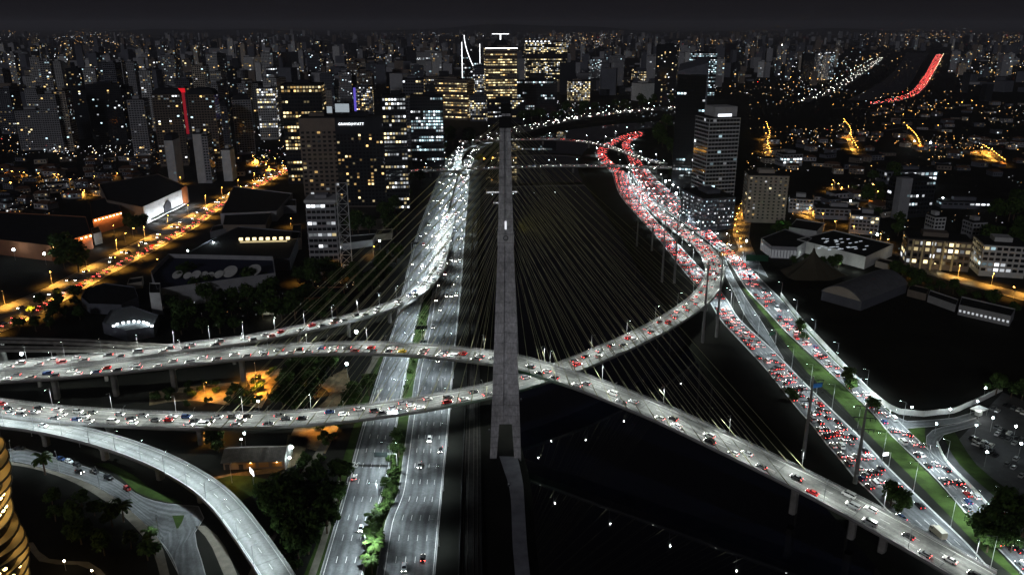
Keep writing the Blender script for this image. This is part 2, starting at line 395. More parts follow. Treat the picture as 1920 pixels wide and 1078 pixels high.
road('street', 'road', [(-20, 849), (40, 839), (75, 849), (150, 872), (212, 895), (262, 930), (300, 943), (372, 949)], [(-20, 862), (20, 863), (75, 875), (150, 898), (212, 930), (262, 972), (300, 1013), (336, 1078)], 2, marks=False)
road('streetfork', 'road', [(372, 949), (384, 975), (360, 1005), (372, 1030), (385, 1078), (395, 1110)], [(300, 1013), (318, 1035), (328, 1055), (332, 1070), (336, 1078), (345, 1110)], 2, marks=False, z=.05)
road('avenue', 'road', [(-40, 590), (40, 560), (100, 533), (150, 507), (215, 474), (290, 437), (350, 405), (390, 383), (440, 357), (500, 330), (540, 312)], [(-40, 640), (50, 602), (110, 570), (165, 538), (230, 502), (305, 462), (370, 425), (405, 398), (450, 370), (508, 340), (546, 318)], 5, marks=False, step=10)
road('sidestreet', 'road', [(1352, 478), (1385, 470), (1375, 440), (1382, 410), (1392, 388)], [(1440, 520), (1415, 475), (1405, 445), (1408, 412), (1410, 388)], 2, marks=False, z=.06)
road('sodium', 'road', [(1690, 485), (1740, 503), (1800, 520), (1860, 535), (1960, 560)], [(1690, 495), (1740, 514), (1800, 532), (1860, 547), (1960, 575)], 2, marks=False, z=.05)
road('exit', 'road', [(1752, 862), (1738, 840), (1735, 820), (1752, 803), (1790, 796), (1830, 784)], [(1800, 898), (1768, 858), (1757, 832), (1768, 815), (1800, 806), (1840, 795)], 1, marks=False, z=.07)
road('entry', 'road', [(1672, 778), (1700, 790), (1740, 788), (1790, 783), (1832, 770)], [(1700, 803), (1725, 801), (1752, 799), (1795, 793), (1835, 781)], 1, marks=False, z=.05)
# turf
def turf(L, R, name='lawn', m=GRASS, z=.02, step=8):
    return ribbon(edges(L, R, 0, step), name, m, z, kind='structure', cols=2)
turf([(1408, 545), (1450, 600), (1500, 660), (1560, 725), (1612, 770), (1690, 860), (1760, 925), (1860, 1030), (1920, 1095)][::1], [(1412, 548), (1462, 612), (1506, 656), (1563, 707), (1630, 772), (1705, 852), (1770, 918), (1900, 1065), (1950, 1112)])
turf([(1392, 540), (1425, 580), (1470, 640), (1520, 705), (1565, 745), (1618, 803), (1680, 865), (1745, 930), (1845, 1035)], [(1410, 545), (1450, 600), (1500, 660), (1560, 725), (1612, 770), (1690, 860), (1760, 925), (1860, 1030), (1920, 1095)])
turf([(676, 1100), (684, 1070), (710, 965), (731, 887), (743, 810), (759, 725), (779, 620), (795, 565), (806, 515)], [(705, 1100), (708, 1070), (726, 973), (746, 923), (755, 860), (765, 790), (781, 690), (795, 630), (805, 575), (812, 520)])
turf([(560, 1100), (585, 1040), (620, 940), (650, 840), (690, 720), (725, 640)], [(592, 1100), (612, 1030), (640, 930), (668, 830), (697, 730), (727, 645)])
turf([(395, 900), (430, 890), (480, 893), (510, 900)], [(440, 945), (470, 930), (500, 915), (520, 905)])
turf([(175, 868), (220, 888), (260, 925), (320, 942)], [(205, 868), (250, 890), (290, 920), (345, 942)])
turf([(1700, 795), (1720, 830), (1750, 850), (1770, 880)], [(1735, 800), (1735, 830), (1752, 850), (1790, 895)], z=.03)
turf([(1768, 815), (1790, 860), (1830, 900), (1900, 960)], [(1790, 810), (1830, 870), (1880, 910), (1960, 970)], z=.03)
turf([(1460, 560), (1520, 630), (1600, 712), (1670, 774)], [(1466, 557), (1530, 630), (1607, 708), (1682, 768)], z=.02)
turf([(323, 967), (327, 978), (331, 991)], [(346, 966), (342, 978), (334, 991)], 'traffic_island', GRASS, .2, 2)
ribbon(edges([(455, 1100), (510, 980), (555, 900), (590, 850), (620, 800), (690, 690), (700, 662)], [(475, 1100), (530, 980), (575, 900), (606, 850), (632, 800), (700, 690), (715, 665)]), 'path', PATH, .025, kind='structure')
ribbon(edges([(570, 1100), (605, 1000), (635, 900)], [(585, 1100), (617, 1000), (642, 900)]), 'path', PATH, .035, kind='structure')
ribbon(edges([(12, 870), (70, 880), (140, 905), (205, 945), (250, 985), (285, 1030), (300, 1078)], [(12, 864), (75, 876), (150, 899), (212, 931), (262, 973), (300, 1015), (318, 1078)]), 'pavement', PATH, .1, kind='structure')
ribbon(edges([(365, 985), (390, 1010), (420, 1078)], [(385, 985), (415, 1010), (445, 1078)]), 'pavement', PATH, .05, kind='structure')
ribbon(edges([(48, 1018), (75, 1053), (110, 1058), (160, 1058), (190, 1085)], [(62, 1016), (84, 1046), (115, 1050), (170, 1053), (205, 1085)]), 'path', PATH, .04, kind='structure')
# bare yellow-lit yards and tracks
for L, R in (([(450, 700), (470, 725), (455, 760)], [(530, 690), (515, 720), (490, 765)]),
             ([(590, 720), (620, 740), (560, 790), (540, 830)], [(650, 690), (660, 740), (640, 790), (610, 850)]),
             ([(395, 905), (450, 893), (520, 885), (560, 870), (580, 820)], [(395, 895), (450, 884), (515, 876), (530, 860), (540, 815)]),
             ([(280, 760), (350, 750), (430, 760)], [(280, 735), (350, 725), (450, 715)])):
    ribbon(edges(L, R), 'bare_ground', DIRT, .015, kind='structure')
ribbon(edges([(966, 1100), (966, 1078), (961, 1019), (957, 925), (946, 885), (936, 855)], [(1000, 1150), (994, 1078), (988, 1019), (981, 907), (976, 880), (970, 856)]), 'riverside_path', mat('quay_concrete', (.30, .31, .35), .9, .2, noise=.3, scale=.15), .06, kind='structure')
# railway along the bank
tr = edges([(857, 1110), (858, 1078), (862, 960), (866, 860), (872, 740), (878, 600), (882, 480), (886, 400)], [(908, 1110), (906, 1078), (904, 960), (902, 860), (900, 740), (898, 600), (896, 480), (894, 400)])
rb = ribbon(tr, 'railway', mat('ballast', (.035, .034, .033), .95, .1, noise=.4, scale=.4), .05, kind='structure')
mb = MB()
for f in (.18, .36, .62, .80): wall_along(tr, f, .05, .3, .16, mb)
mb.build('rail', mat('rail_steel', (.16, .14, .13), .4, .5, metal=.6), rb, 'stuff')
mb = MB(); wall_along(tr, .06, 0, 1.6, .12, mb); wall_along(tr, .95, 0, 1.6, .12, mb); mb.build('track_fence', DARKSTEEL, rb, 'stuff')
# car park
cp = edges([(1755, 870), (1800, 905), (1860, 955), (1960, 1030)], [(1880, 735), (1930, 755), (1990, 790), (2080, 850)])
ribbon(cp, 'car_park', mat('car_park_tarmac', (.07, .07, .075), .85, .3, noise=.3, scale=.2), .02, kind='structure')

# ================================================================== elevated decks
def deck(path, parent, th=1.7, road_m=DECK_ROAD, lanes=3, name='deck', marks=True, rail=True, belly=.62, rail_sides=(0, 1)):
    d = None; mb = MB(); rings = []
    for i, c in enumerate(path.C):
        l, r = path.L[i], path.R[i]; z = c.z
        bl, br = l.lerp(r, .5 - belly / 2), l.lerp(r, .5 + belly / 2)
        rings.append([(l.x, l.y, z), (r.x, r.y, z), (r.x, r.y, z - .5), (br.x, br.y, z - th), (bl.x, bl.y, z - th), (l.x, l.y, z - .5)])
    mb.loft(rings)
    d = mb.build(name, CONCRETE_DK, parent)
    W = path.width(path.len / 2); e = .5 / W
    ribbon(path, 'road_surface', road_m, .03, e, 1 - e, d)
    for f in (e * .5, 1 - e * .5):
        m2 = MB(); wall_along(path, f, .01, .85, .32, m2); m2.build('parapet', CONCRETE, d)
    if rail:
        for f in [(.0 + e * .5), (1 - e * .5)]:
            m2 = MB(); wall_along(path, f, 1.45, 1.55, .1, m2); wall_along(path, f, 1.1, 1.18, .06, m2)
            s = 1.0
            while s < path.len:
                p = path.at(s, f); m2.box((p.x, p.y, p.z + 1.17), (.05, .05, .34)); s += 3.0
            m2.build('railing', STEEL, d, 'stuff')
    if marks:
        sp = [(2.2 * e + .0, .18, 0, 0, None, None), (1 - 2.2 * e, .18, 0, 0, None, None)]
        for k in range(1, lanes): sp.append((2.2 * e + (1 - 4.4 * e) * k / lanes, .18, 3.5, 7, None, None))
        stripes(path, 'lane_marking', sp, .06, d)
    return d
def piers(path, parent, ds, w=2.6, th=1.7, k=10, base=0, m=CONCRETE_DK, cap=True):
    for d in ds:
        p = path.at(d, .5); t = path.dir(d); n = Vector((-t.y, t.x, 0))
        mb = MB(); top = p.z - th + .05
        if top < base + 1.5: continue
        rings = []
        for z, s in ((base - .3, 1.0), (top - 2.6, .95), (top - .1, 1.9 if cap else 1.0)):
            rings.append([(p.x + n.x * w * .5 * s * c + t.x * w * .4 * q, p.y + n.y * w * .5 * s * c + t.y * w * .4 * q, z) for c, q in ((-1, -.6), (-.6, -1), (.6, -1), (1, -.6), (1, .6), (.6, 1), (-.6, 1), (-1, .6))])
        mb.loft(rings); mb.build('pier', m, parent)
UP = centre([(-60, 713, 12), (0, 707, 12.5), (120, 699, 13.5), (240, 688, 15), (360, 675, 16.5), (480, 662, 18), (600, 655, 20), (700, 654, 21.5), (800, 659, 23), (880, 667, 24), (950, 677, 24), (1000, 690, 24), (1080, 714, 23.5), (1150, 740, 22.5), (1250, 781, 20.5), (1350, 828, 18), (1450, 876, 15.5), (1550, 926, 13), (1650, 979, 10.5), (1750, 1035, 8.5), (1850, 1092, 7)], 14.6)
LO = centre([(-60, 760, 9), (0, 766, 9.5), (120, 779, 10), (300, 789, 10.5), (450, 790, 11), (600, 783, 11.5), (750, 765, 12), (850, 748, 12), (930, 731, 12), (990, 715, 12), (1060, 692, 12.5), (1150, 655, 13), (1230, 617, 13), (1290, 580, 12.6), (1322, 552, 12), (1337, 527, 11.2), (1340, 508, 10.2), (1334, 488, 9), (1318, 466, 7), (1285, 440, 5), (1245, 409, 2.5), (1212, 378, .8), (1190, 348, .25)], lambda t: 14.0 if t < .62 else 13.0)
RAMP = centre([(-60, 694, 11.5), (0, 689, 12), (120, 678, 12.5), (240, 666, 13), (360, 651, 13), (480, 635, 12.5), (600, 611, 11.5), (700, 586, 10.5), (760, 563, 9.5), (797, 537, 8), (818, 508, 6), (829, 470, 3.2), (838, 430, 1), (844, 400, .3)], 10.5)
LOOP = centre([(-60, 785, 8.5), (0, 790, 9), (75, 799, 9), (180, 822, 9), (287, 858, 8.8), (370, 902, 8.5), (420, 943, 8.2), (465, 1000, 8), (500, 1050, 8), (522, 1084, 8), (545, 1125, 8)], 10.2)
HOOK = centre([(857, 322, 6), (859, 305, 6.5), (863, 291, 7), (873, 281, 7), (890, 274.5, 7), (912, 270, 6.5), (945, 265, 6), (985, 261, 6)], 9, 10)
CROSS = centre([(745, 322, 7), (800, 320.5, 8), (900, 316.5, 8), (1000, 312.5, 8), (1100, 311.5, 8), (1180, 312.5, 8), (1290, 316, 7)], 14, 10)
CURVE = centre([(860, 265.5, 7), (960, 262.5, 8), (1040, 262, 8), (1090, 265.5, 8), (1135, 274, 8), (1170, 285, 7), (1200, 296, 6), (1245, 308, 4)], 13, 10)
MONO1 = centre([(-40, 634, 15), (100, 637, 15), (180, 640, 15), (260, 645, 14), (340, 650, 13), (420, 655, 12)], 5.5)
MONO2 = centre([(-40, 651, 12), (100, 652, 12), (200, 652, 12), (300, 649, 12), (380, 646, 12), (440, 641, 12)], 5.5)
PATHS = dict(ROADS, upper=UP, lower=LO, ramp=RAMP, loop=LOOP, hook=HOOK, cross=CROSS, curve=CURVE)

bridge = thing('cable_stayed_bridge', 'cable-stayed bridge with one tall slotted concrete mast and two crossing curved decks', 'bridge', (0, 0, 0))
MX, MY = -2.8, 350.0
dU = deck(UP, bridge, 1.9); dL = deck(LO, bridge, 1.9)
i = UP.nearest(G(325, 690, 15)); piers(UP, dU, [UP.nearest(G(x, y, z)) for x, y, z in ((95, 700, 13.5), (210, 690, 15), (322, 678, 16), (458, 664, 18), (1490, 896, 14.5), (1605, 955, 11.5), (1668, 990, 10))], 3.2, 1.9)
piers(LO, dL, [LO.nearest(G(x, y, z)) for x, y, z in ((60, 773, 9.8), (200, 784, 10), (375, 790, 10.7), (1322, 552, 12), (1334, 488, 9))], 3.4, 1.9)
# mast: two legs that cross, seen nearly edge on
def leg_w(h): return 6.7 - (6.7 - 3.45) * h / 86 if h < 86 else 3.45 - 1.45 * (h - 86) / 52
def leg_t(h): return 3.6 - 1.4 * h / 138
for s in (1, -1):                                       # s=1: near foot, far top
    mb = MB(); sc_w = 1.0 if s == 1 else 1.012
    def ring(h, a, b, groove):
        y = MY - s * (43 - .5 * h); t = leg_t(h)
        fy, by = y - t, y + t
        g = .16 * (b - a) / 2; cx = (a + b) / 2; dd = 1.1 if groove else .0
        return [(a, fy, h), (cx - g, fy, h), (cx - g + .05, fy + dd, h), (cx + g - .05, fy + dd, h), (cx + g, fy, h), (b, fy, h), (b, by, h), (a, by, h)]
    hs = [13, 24, 40, 60, 80, 86, 92, 110, 125, 138]
    mb.loft([ring(h, MX - leg_w(h) * sc_w, MX + leg_w(h) * sc_w, h > 20) for h in hs])
    for q in (-1, 1):
        rings = []
        for h, inn in ((-1, 3.9), (6, 3.3), (13, 2.7)):
            w = leg_w(h) * sc_w - .02; a, b = sorted((MX + q * inn, MX + q * w)); rings.append(ring(h, a, b, False))
        mb.loft(rings)
    mb.build('mast_leg', MAST_C, bridge)
mb = MB(); mb.box((MX, MY, 86), (3.75, 3.6, 3.4)); xb = mb.build('mast_crossing', MAST_C, bridge)
mb = MB(); K = 24
for i in range(K):
    a0, a1 = 2 * math.pi * i / K, 2 * math.pi * (i + 1) / K
    mb.tube((MX + math.cos(a0) * 1.0, MY - 3.75, 86.3 + math.sin(a0) * 1.0), (MX + math.cos(a1) * 1.0, MY - 3.75, 86.3 + math.sin(a1) * 1.0), .2, k=6)
mb.build('crossing_ring', DARKSTEEL, xb, 'stuff')
STRIP = mat('strip_lamp', (.8, .8, .8), .4, emit=(.9, .93, 1), es=.8, sample='FRONT')
mb = MB(); hs0 = 91.0
for h in range(0, 4): y = MY + (43 - .5 * (hs0 + h)) - leg_t(90) + .8; mb.box((MX, y, hs0 + h), (.42, .12, .55))
mb.build('mast_strip_lamp', STRIP, bridge, 'stuff')
for s in (1, -1):
    mb = MB(); mb.box((MX, MY - s * (43 - .5 * 139.5), 140), (2.3, 2.6, 2.0)); mb.build('mast_top', mat('mast_top_dark', (.012, .012, .012), .8), bridge)  # topmost part of the mast drawn as a near-black box
# stays: 18 pairs in each of the four half-decks
sU, sL = UP.nearest(Vector((MX, 352, 24))), LO.nearest(Vector((MX, 350, 12)))
def stays(path, s0, sign, reach, arm):
    for i in range(18):
        t = i / 17; d = s0 + sign * (16 + (reach - 16) * t); h = 74 + 61 * (t ** .85)
        for f in (.012, .988):
            b = path.at(d, f) + Vector((0, 0, .9))
            hh = h + (1.1 if f > .5 else 0); y = MY + arm * max(0, .5 * (hh - 86)); side = sign_x(path, d, s0)
            a = Vector((MX + side * (leg_w(hh) - .1), y, hh))
            mb = MB(); mb.tube(a, b, .08, k=5)
            q = (a - b).normalized(); mb.tube(b - q * .8, b + q * 5, .2, k=5)
            mb.build('stay_cable', CABLE, bridge)
def sign_x(path, d, s0): return 1 if path.at(d, .5).x > MX else -1
U_l, U_r = UP.nearest(G(478, 662, 18)), UP.nearest(G(1490, 896, 14.5))
L_l, L_r = LO.nearest(G(400, 790, 10.8)), LO.nearest(G(1312, 562, 12.2))
stays(UP, sU, -1, sU - U_l, 1); stays(UP, sU, 1, U_r - sU, -1)
stays(LO, sL, -1, sL - L_l, -1); stays(LO, sL, 1, L_r - sL, 1)

# fill light added on the quay to brighten the mast; floodlights tint stays and deck
def beam(name, label, p, target, power, col, cone, blend=1.0, r=.4):
    t = thing('floodlight', label, 'floodlight', p)
    m2 = MB(); m2.box((0, 0, .35), (.5, .4, .35)); m2.build('housing', DARKSTEEL, t)
    d0 = (Vector(target) - Vector(p)).normalized(); m2 = MB(); m2.tube((0, 0, .6), Vector((0, 0, .6)) + d0 * .5, .35, .42, 8); m2.build('reflector', STEEL, t)
    d = bpy.data.lights.new(name, 'SPOT'); d.energy = power; d.color = col; d.spot_size = math.radians(cone); d.spot_blend = blend; d.shadow_soft_size = r
    o = bpy.data.objects.new(name, d); COL.objects.link(o); o.parent = t; o.location = Vector((0, 0, .6)) + d0 * .8
    o.rotation_euler = (-d0).to_track_quat('Z', 'Y').to_euler()
beam('added_mast_fill', 'added fill light box on the quay brightening the mast', (MX + 1.5, 282, .1), (MX, 345, 112), 22000, (.93, .95, 1), 62)
beam('stay_floodlight', 'small floodlight on the mast crossing tinting the river side stays yellow', (MX + 3.95, MY - 2, 89.4), (MX + 40, MY - 4, 100), 110000, (1, .88, .10), 124)
beam('stay_floodlight', 'small floodlight on the mast crossing tinting the highway side stays yellow', (MX - 3.95, MY - 2, 89.4), (MX - 40, MY, 92), 15000, (1, .90, .14), 124)
beam('deck_floodlight', 'green floodlight on the mast leg under the upper deck', (MX + 6.6, MY - 33.5, 21), (MX + 22, MY - 6, 20), 900, (.1, 1, .3), 110)
beam('deck_floodlight', 'green floodlight on the mast leg beside the lower deck', (MX - 6.9, MY - 39, 9), (MX - 22, MY - 6, 10), 900, (.1, 1, .3), 110)
ramp = thing('viaduct', 'pale ramp viaduct climbing from the riverside highway to join the upper deck', 'viaduct')
dR = deck(RAMP, ramp, 1.5, CONCRETE_ROAD, 2)
piers(RAMP, dR, [RAMP.nearest(G(x, y, z)) for x, y, z in ((60, 684, 12), (190, 671, 13), (320, 657, 13), (440, 641, 13), (560, 620, 12), (650, 599, 11), (730, 576, 10), (790, 545, 8))], 2.2, 1.5)
loop = thing('viaduct', 'empty concrete ramp curving down past the little station house', 'viaduct')
dO = deck(LOOP, loop, 1.7, road_mat('ramp_concrete', (.26, .265, .26), 3.4, .13, .8, 18), 2, rail=False)
piers(LOOP, dO, [LOOP.nearest(G(x, y, 9)) for x, y in ((85, 800), (188, 824), (290, 859), (372, 903), (425, 948))], 3.0, 1.7)
hook = thing('viaduct', 'grey hooked ramp bending off the highway behind the mast', 'viaduct')
piers(HOOK, deck(HOOK, hook, 1.3, CONCRETE_ROAD, 2, marks=False, rail=False), [60, 130, 200], 2.5, 1.3)
cross = thing('bridge', 'long straight road bridge crossing the river behind the mast', 'bridge')
piers(CROSS, deck(CROSS, cross, 1.6, DECK_ROAD, 4, marks=False, rail=False), [40, 90, 150, 220, 290, 350, 400], 3, 1.6)
curve = thing('bridge', 'far curved bridge jammed with traffic, bending down to the red highway', 'bridge')
piers(CURVE, deck(CURVE, curve, 1.6, DECK_ROAD, 4, marks=False, rail=False), [50, 130, 210, 290, 370], 3, 1.6)
for P, lab in ((MONO1, 'bare concrete monorail beam viaduct, the higher and farther of the two'), (MONO2, 'bare concrete monorail beam viaduct on forked columns, the nearer of the two')):
    v = thing('monorail_viaduct', lab, 'viaduct', group='unfinished monorail viaducts')
    mb = MB()
    for f in (.12, .88): wall_along(P, f, -1.6, 0, 1.1, mb)
    mb.build('guide_beam', CONCRETE_DK, v, 'stuff')
    mb = MB(); wall_along(P, .5, -1.2, -1.0, 3.6, mb); mb.build('walkway', CONCRETE_DK, v)
    for d in range(12, int(P.len), 32): piers(P, v, [d], 3.0, 1.55)
# ================================================================== street lamps
def lens_mat(n, c, s): return mat(n, (.8, .8, .8), .4, emit=c, es=s)
KIND_L = dict(white=((.82, .97, 1.0), 'lens_white', 90), deck=((.92, 1.0, .95), 'lens_deck', 90), sodium=((1.0, .44, .065), 'lens_sodium', 70), warm=((1, .78, .5), 'lens_warm', 70))
LIGHTS = {}
def spot_data(kind, power, cone=128):
    k = (kind, power, cone)
    if k not in LIGHTS:
        d = bpy.data.lights.new('lamp_light', 'SPOT'); d.energy = power; d.color = KIND_L[kind][0]; d.spot_size = math.radians(cone); d.spot_blend = .75; d.shadow_soft_size = .12
        LIGHTS[k] = d
    return LIGHTS[k]
LAMP_ME = {}
def lamp_meshes(kind, h, arm, heads=1):
    k = (kind, h, arm, heads)
    if k not in LAMP_ME:
        mb = MB(); mb.tube((0, 0, 0), (0, 0, h), .11, .06, 6)
        for s in ((1,) if heads == 1 else (1, -1)): mb.tube((0, 0, h - .1), (s * arm, 0, h + .25), .05, .04, 5)
        pole = mb.mesh('pole', STEEL)
        mb = MB()
        r = [[(arm - .45, -.16, h + .2), (arm - .45, .16, h + .2), (arm - .45, .16, h + .3), (arm - .45, -.16, h + .3)], [(arm + .55, -.19, h + .22), (arm + .55, .19, h + .22), (arm + .55, .12, h + .36), (arm + .55, -.12, h + .36)]]
        mb.loft(r); head = mb.mesh('head', STEEL)
        mb = MB(); mb.loft([[(arm - .35, -.13, h + .196), (arm - .35, .13, h + .196), (arm + .5, .15, h + .212), (arm + .5, -.15, h + .212)], [(arm - .35, -.13, h + .18), (arm - .35, .13, h + .18), (arm + .5, .15, h + .19), (arm + .5, -.15, h + .19)]])
        c, n, s = KIND_L[kind]; lens = mb.mesh('lens', lens_mat(n, c, s))
        LAMP_ME[k] = (pole, head, lens)
    return LAMP_ME[k]
N_LAMP = 0
FARLAMP = MB(); FARLAMP_M = ['lens_white', 'lens_deck', 'lens_sodium', 'lens_warm']; LAMP_FAR = 640
def lamp(p, rz, label, group, kind='white', h=9.0, arm=1.8, power=2600, heads=1, light=True, cone=128):
    global N_LAMP
    light = light and power > 0 and p[1] < 1350
    if dist(p) > LAMP_FAR:                                             # too far to pick apart: one mass of lamps, real light from each
        p = Vector(p); ki = ['white', 'deck', 'sodium', 'warm'].index(kind); FARLAMP.tube(p, p + Vector((0, 0, h)), .13, .09, 4, 4)
        for k in range(heads):
            a = rz + k * math.pi; q = p + Vector((math.cos(a) * arm, math.sin(a) * arm, h)); e = 1 + dist(p) / 3000
            FARLAMP.tube(p + Vector((0, 0, h - .1)), q + Vector((0, 0, .15)), .07, .05, 4, 4); FARLAMP.box(tuple(q), (.34 * e, .14 * e, .05 * e), ki, a)
            if light and k == 0:
                lo = bpy.data.objects.new('lamp_light', spot_data(kind, power * heads, cone + (14 if heads == 2 else 0))); COL.objects.link(lo); lo.location = (q if heads == 1 else p + Vector((0, 0, h))) - Vector((0, 0, .5)); N_LAMP += 1
        return
    pole, head, lens = lamp_meshes(kind, h, arm, heads)
    t = thing('street_lamp', brief(label), 'street lamp', p, rz, group)
    link('pole', pole, t)
    light = light and power > 0
    for k in range(heads):
        hd = link('head', head, t, rz=k * math.pi); link('lens', lens, hd)
        if light and k == 0:
            lo = bpy.data.objects.new('lamp_light', spot_data(kind, power * heads, cone + (14 if heads == 2 else 0))); COL.objects.link(lo); lo.parent = hd; lo.location = (arm + .1 if heads == 1 else .3, 0, h - .3)
            N_LAMP += 1
    return t
def lamps_along(key, f, gap, d0, d1, where, land, kind='white', h=9, arm=1.8, power=2600, z=0, off=0.0, rev=False, heads=1, cone=128):
    P = PATHS[key]; ds = []; d = d0
    while d <= min(d1, P.len): ds.append(d); d += gap
    out = []
    for d in ds:
        p = P.at(d, f); x, y = to_px(p)
        n = (P.at(d, .5) - p); n.z = 0
        if n.length < .2: n = P.at(d, 1) - P.at(d, 0)
        n.normalize(); p = p - n * off; p.z += z
        if -60 < x < 1980 and y < 1110: out.append((p, math.atan2(n.y, n.x)))
    for i, (p, a) in enumerate(out):
        k = len(out) - i if rev else i + 1
        lamp(p, a, 'slender street lamp %s, %s from %s' % (where, ordinal(k), land), 'street lamps ' + where, kind, h, arm, power, heads, cone=cone)
sUm, sLm = sU, sL
W5, X5, L5 = ROADS['west'].nearest(G(775, 470)), ROADS['express'].nearest(G(1400, 530)), ROADS['local'].nearest(G(1340, 575))
lamps_along('upper', .018, 31, 6, UP.len, 'on the far edge of the upper deck', 'the left end', 'deck', 9, 1.9, 8200, .3, cone=138)
lamps_along('upper', .982, 31, 21, UP.len, 'on the near edge of the upper deck', 'the left end', 'deck', 9, 1.2, 8200, .3, cone=138)
lamps_along('lower', .018, 31, 10, LO.len - 90, 'on the far edge of the lower deck', 'the left end', 'deck', 9, 1.9, 8200, .3, cone=138)
lamps_along('lower', .982, 31, 25, LO.len - 90, 'on the near edge of the lower deck', 'the left end', 'deck', 9, 1.2, 8200, .3, cone=138)
lamps_along('ramp', .02, 18, 8, RAMP.len, 'on the climbing ramp viaduct', 'its left end', 'deck', 9, 1.5, 9500, .3, cone=138)
lamps_along('loop', .985, 16, 8, LOOP.len, 'on the empty curving ramp', 'its left end', 'white', 9, 1.6, 8300, .3, cone=136)
lamps_along('hook', .03, 40, 10, HOOK.len, 'on the hooked ramp', 'its lower end', 'white', 9, 1.5, 9000, .2)
lamps_along('west', 1.0, 31, 10, W5, 'on the highway median', 'the bottom edge', 'white', 14, 3.0, 13000, 0, .8, heads=2, cone=136)
lamps_along('west', 1.0, 36, W5 + 20, 900, 'on the bright upper highway median', 'the ramp', 'white', 16, 3.6, 34000, 0, .8, heads=2, cone=144)
lamps_along('east', 1.0, 36, 22, W5, 'on the riverside edge of the white highway', 'the bottom edge', 'white', 11, 2.2, 7000, 0, .6)
lamps_along('east', 1.0, 40, W5 + 20, 900, 'on the riverside edge beyond the ramp', 'the ramp', 'white', 13, 2.2, 17000, 0, .6, cone=136)
lamps_along('express', 0.0, 33, 8, X5, 'in the grass beside the express lanes', 'the near end', 'white', 12, 2.4, 11000, 0, .8, heads=2)
lamps_along('express', 0.0, 38, X5 + 20, 900, 'between jam and express lanes', 'the lower deck', 'white', 12, 2.4, 24000, 0, .8, heads=2)
lamps_along('express', 1.0, 36, 14, X5, 'along the outer edge of the express lanes', 'the near end', 'white', 11, 2.2, 8500, 0, .8)
lamps_along('express', 1.0, 40, X5 + 20, 900, 'on the outer express edge beyond the lower deck', 'the lower deck', 'white', 11, 2.2, 20000, 0, .8)
lamps_along('local', 1.0, 24, 12, L5, 'between the riverside jam and the grass', 'the near end', 'white', 13, 3.2, 13000, 0, .4, cone=142)
lamps_along('local', 1.0, 36, L5, 900, 'between the riverside jam and the merging deck', 'the lower deck', 'white', 12, 3.4, 26000, 0, .2)
lamps_along('lower', .5, 34, LO.len - 100, LO.len, 'where the lower deck meets the highway', 'the bridge', 'white', 10, .6, 8000, .2)
lamps_along('n1', 0, 60, 20, 700, 'beside the far red bend', 'the bridge', 'white', 11, 2, 12000, 0, 1)
lamps_along('n2', 1, 70, 20, 700, 'beside the far inner red bend', 'the bridge', 'white', 11, 2, 12000, 0, 1)
lamps_along('cross', .97, 27, 8, 500, 'on the straight far bridge', 'its left end', 'white', 9, 1.7, 2600, .2)
lamps_along('curve', .03, 60, 20, 500, 'on the far curved bridge', 'its left end', 'white', 9, 1.7, 7000, .2)
lamps_along('northbend', 0, 60, 20, 900, 'along the far bank avenue', 'the mast', 'white', 11, 2, 20000, 0, 1)
lamps_along('northbend', 1, 75, 40, 900, 'on the water side of the far bank avenue', 'the mast', 'white', 10, 2, 9000, 0, 1)
lamps_along('avenue', 1.0, 34, 5, 560, 'along the sodium lit avenue', 'the bottom end', 'sodium', 10, 2.4, 62000, 0, .6)
lamps_along('avenue', 0.0, 45, 20, 560, 'on the far kerb of the sodium lit avenue', 'the bottom end', 'sodium', 10, 2.4, 52000, 0, .6)
lamps_along('sidestreet', 0.0, 26, 5, 260, 'on the amber side street', 'the highway', 'sodium', 9, 2, 15000, 0, .8)
lamps_along('sodium', 0.0, 24, 4, 260, 'on the amber lane behind the hangar', 'its left end', 'sodium', 9, 2, 30000, 0, .8)
lamps_along('street', 1.0, 24, 10, 200, 'on the park side of the quiet street', 'its left end', 'white', 9, 2.2, 1400, 0, .8)
lamps_along('fareast', 1.0, 170, 40, 3500, 'along the far red highway', 'its near end', 'warm', 14, 2, 60000, 0, 2)
lamps_along('farwest', 0.0, 170, 40, 3500, 'along the far white highway', 'its near end', 'white', 14, 2, 60000, 0, 2)
# small globe floodlights
def flood(px, py, label, h=6, power=900, kind='white', r=.35, es=60, z=0, group='floodlights on posts'):
    p = G(px, py, h + z); t = thing('floodlight', label, 'floodlight', (p.x, p.y, z), 0, group)
    mb = MB(); mb.tube((0, 0, 0), (0, 0, h - r), .08, .06); mb.build('post', STEEL, t)
    mb = MB(); rings = []
    for j in range(1, 6):
        a = math.pi * j / 6; rings.append([(math.sin(a) * r * math.cos(b * math.pi / 4), math.sin(a) * r * math.sin(b * math.pi / 4), h - math.cos(a) * r) for b in range(8)])
    mb.loft(rings); mb.build('globe', lens_mat('globe_%s_%d' % (kind, es), KIND_L[kind][0], es), t)
    if power and p.y < 1350:
        d = bpy.data.lights.new('flood_light', 'POINT'); d.energy = power; d.color = KIND_L[kind][0]; d.shadow_soft_size = r
        o = bpy.data.objects.new('flood_light', d); COL.objects.link(o); o.parent = t; o.location = (0, 0, h + r + .1)
    return t
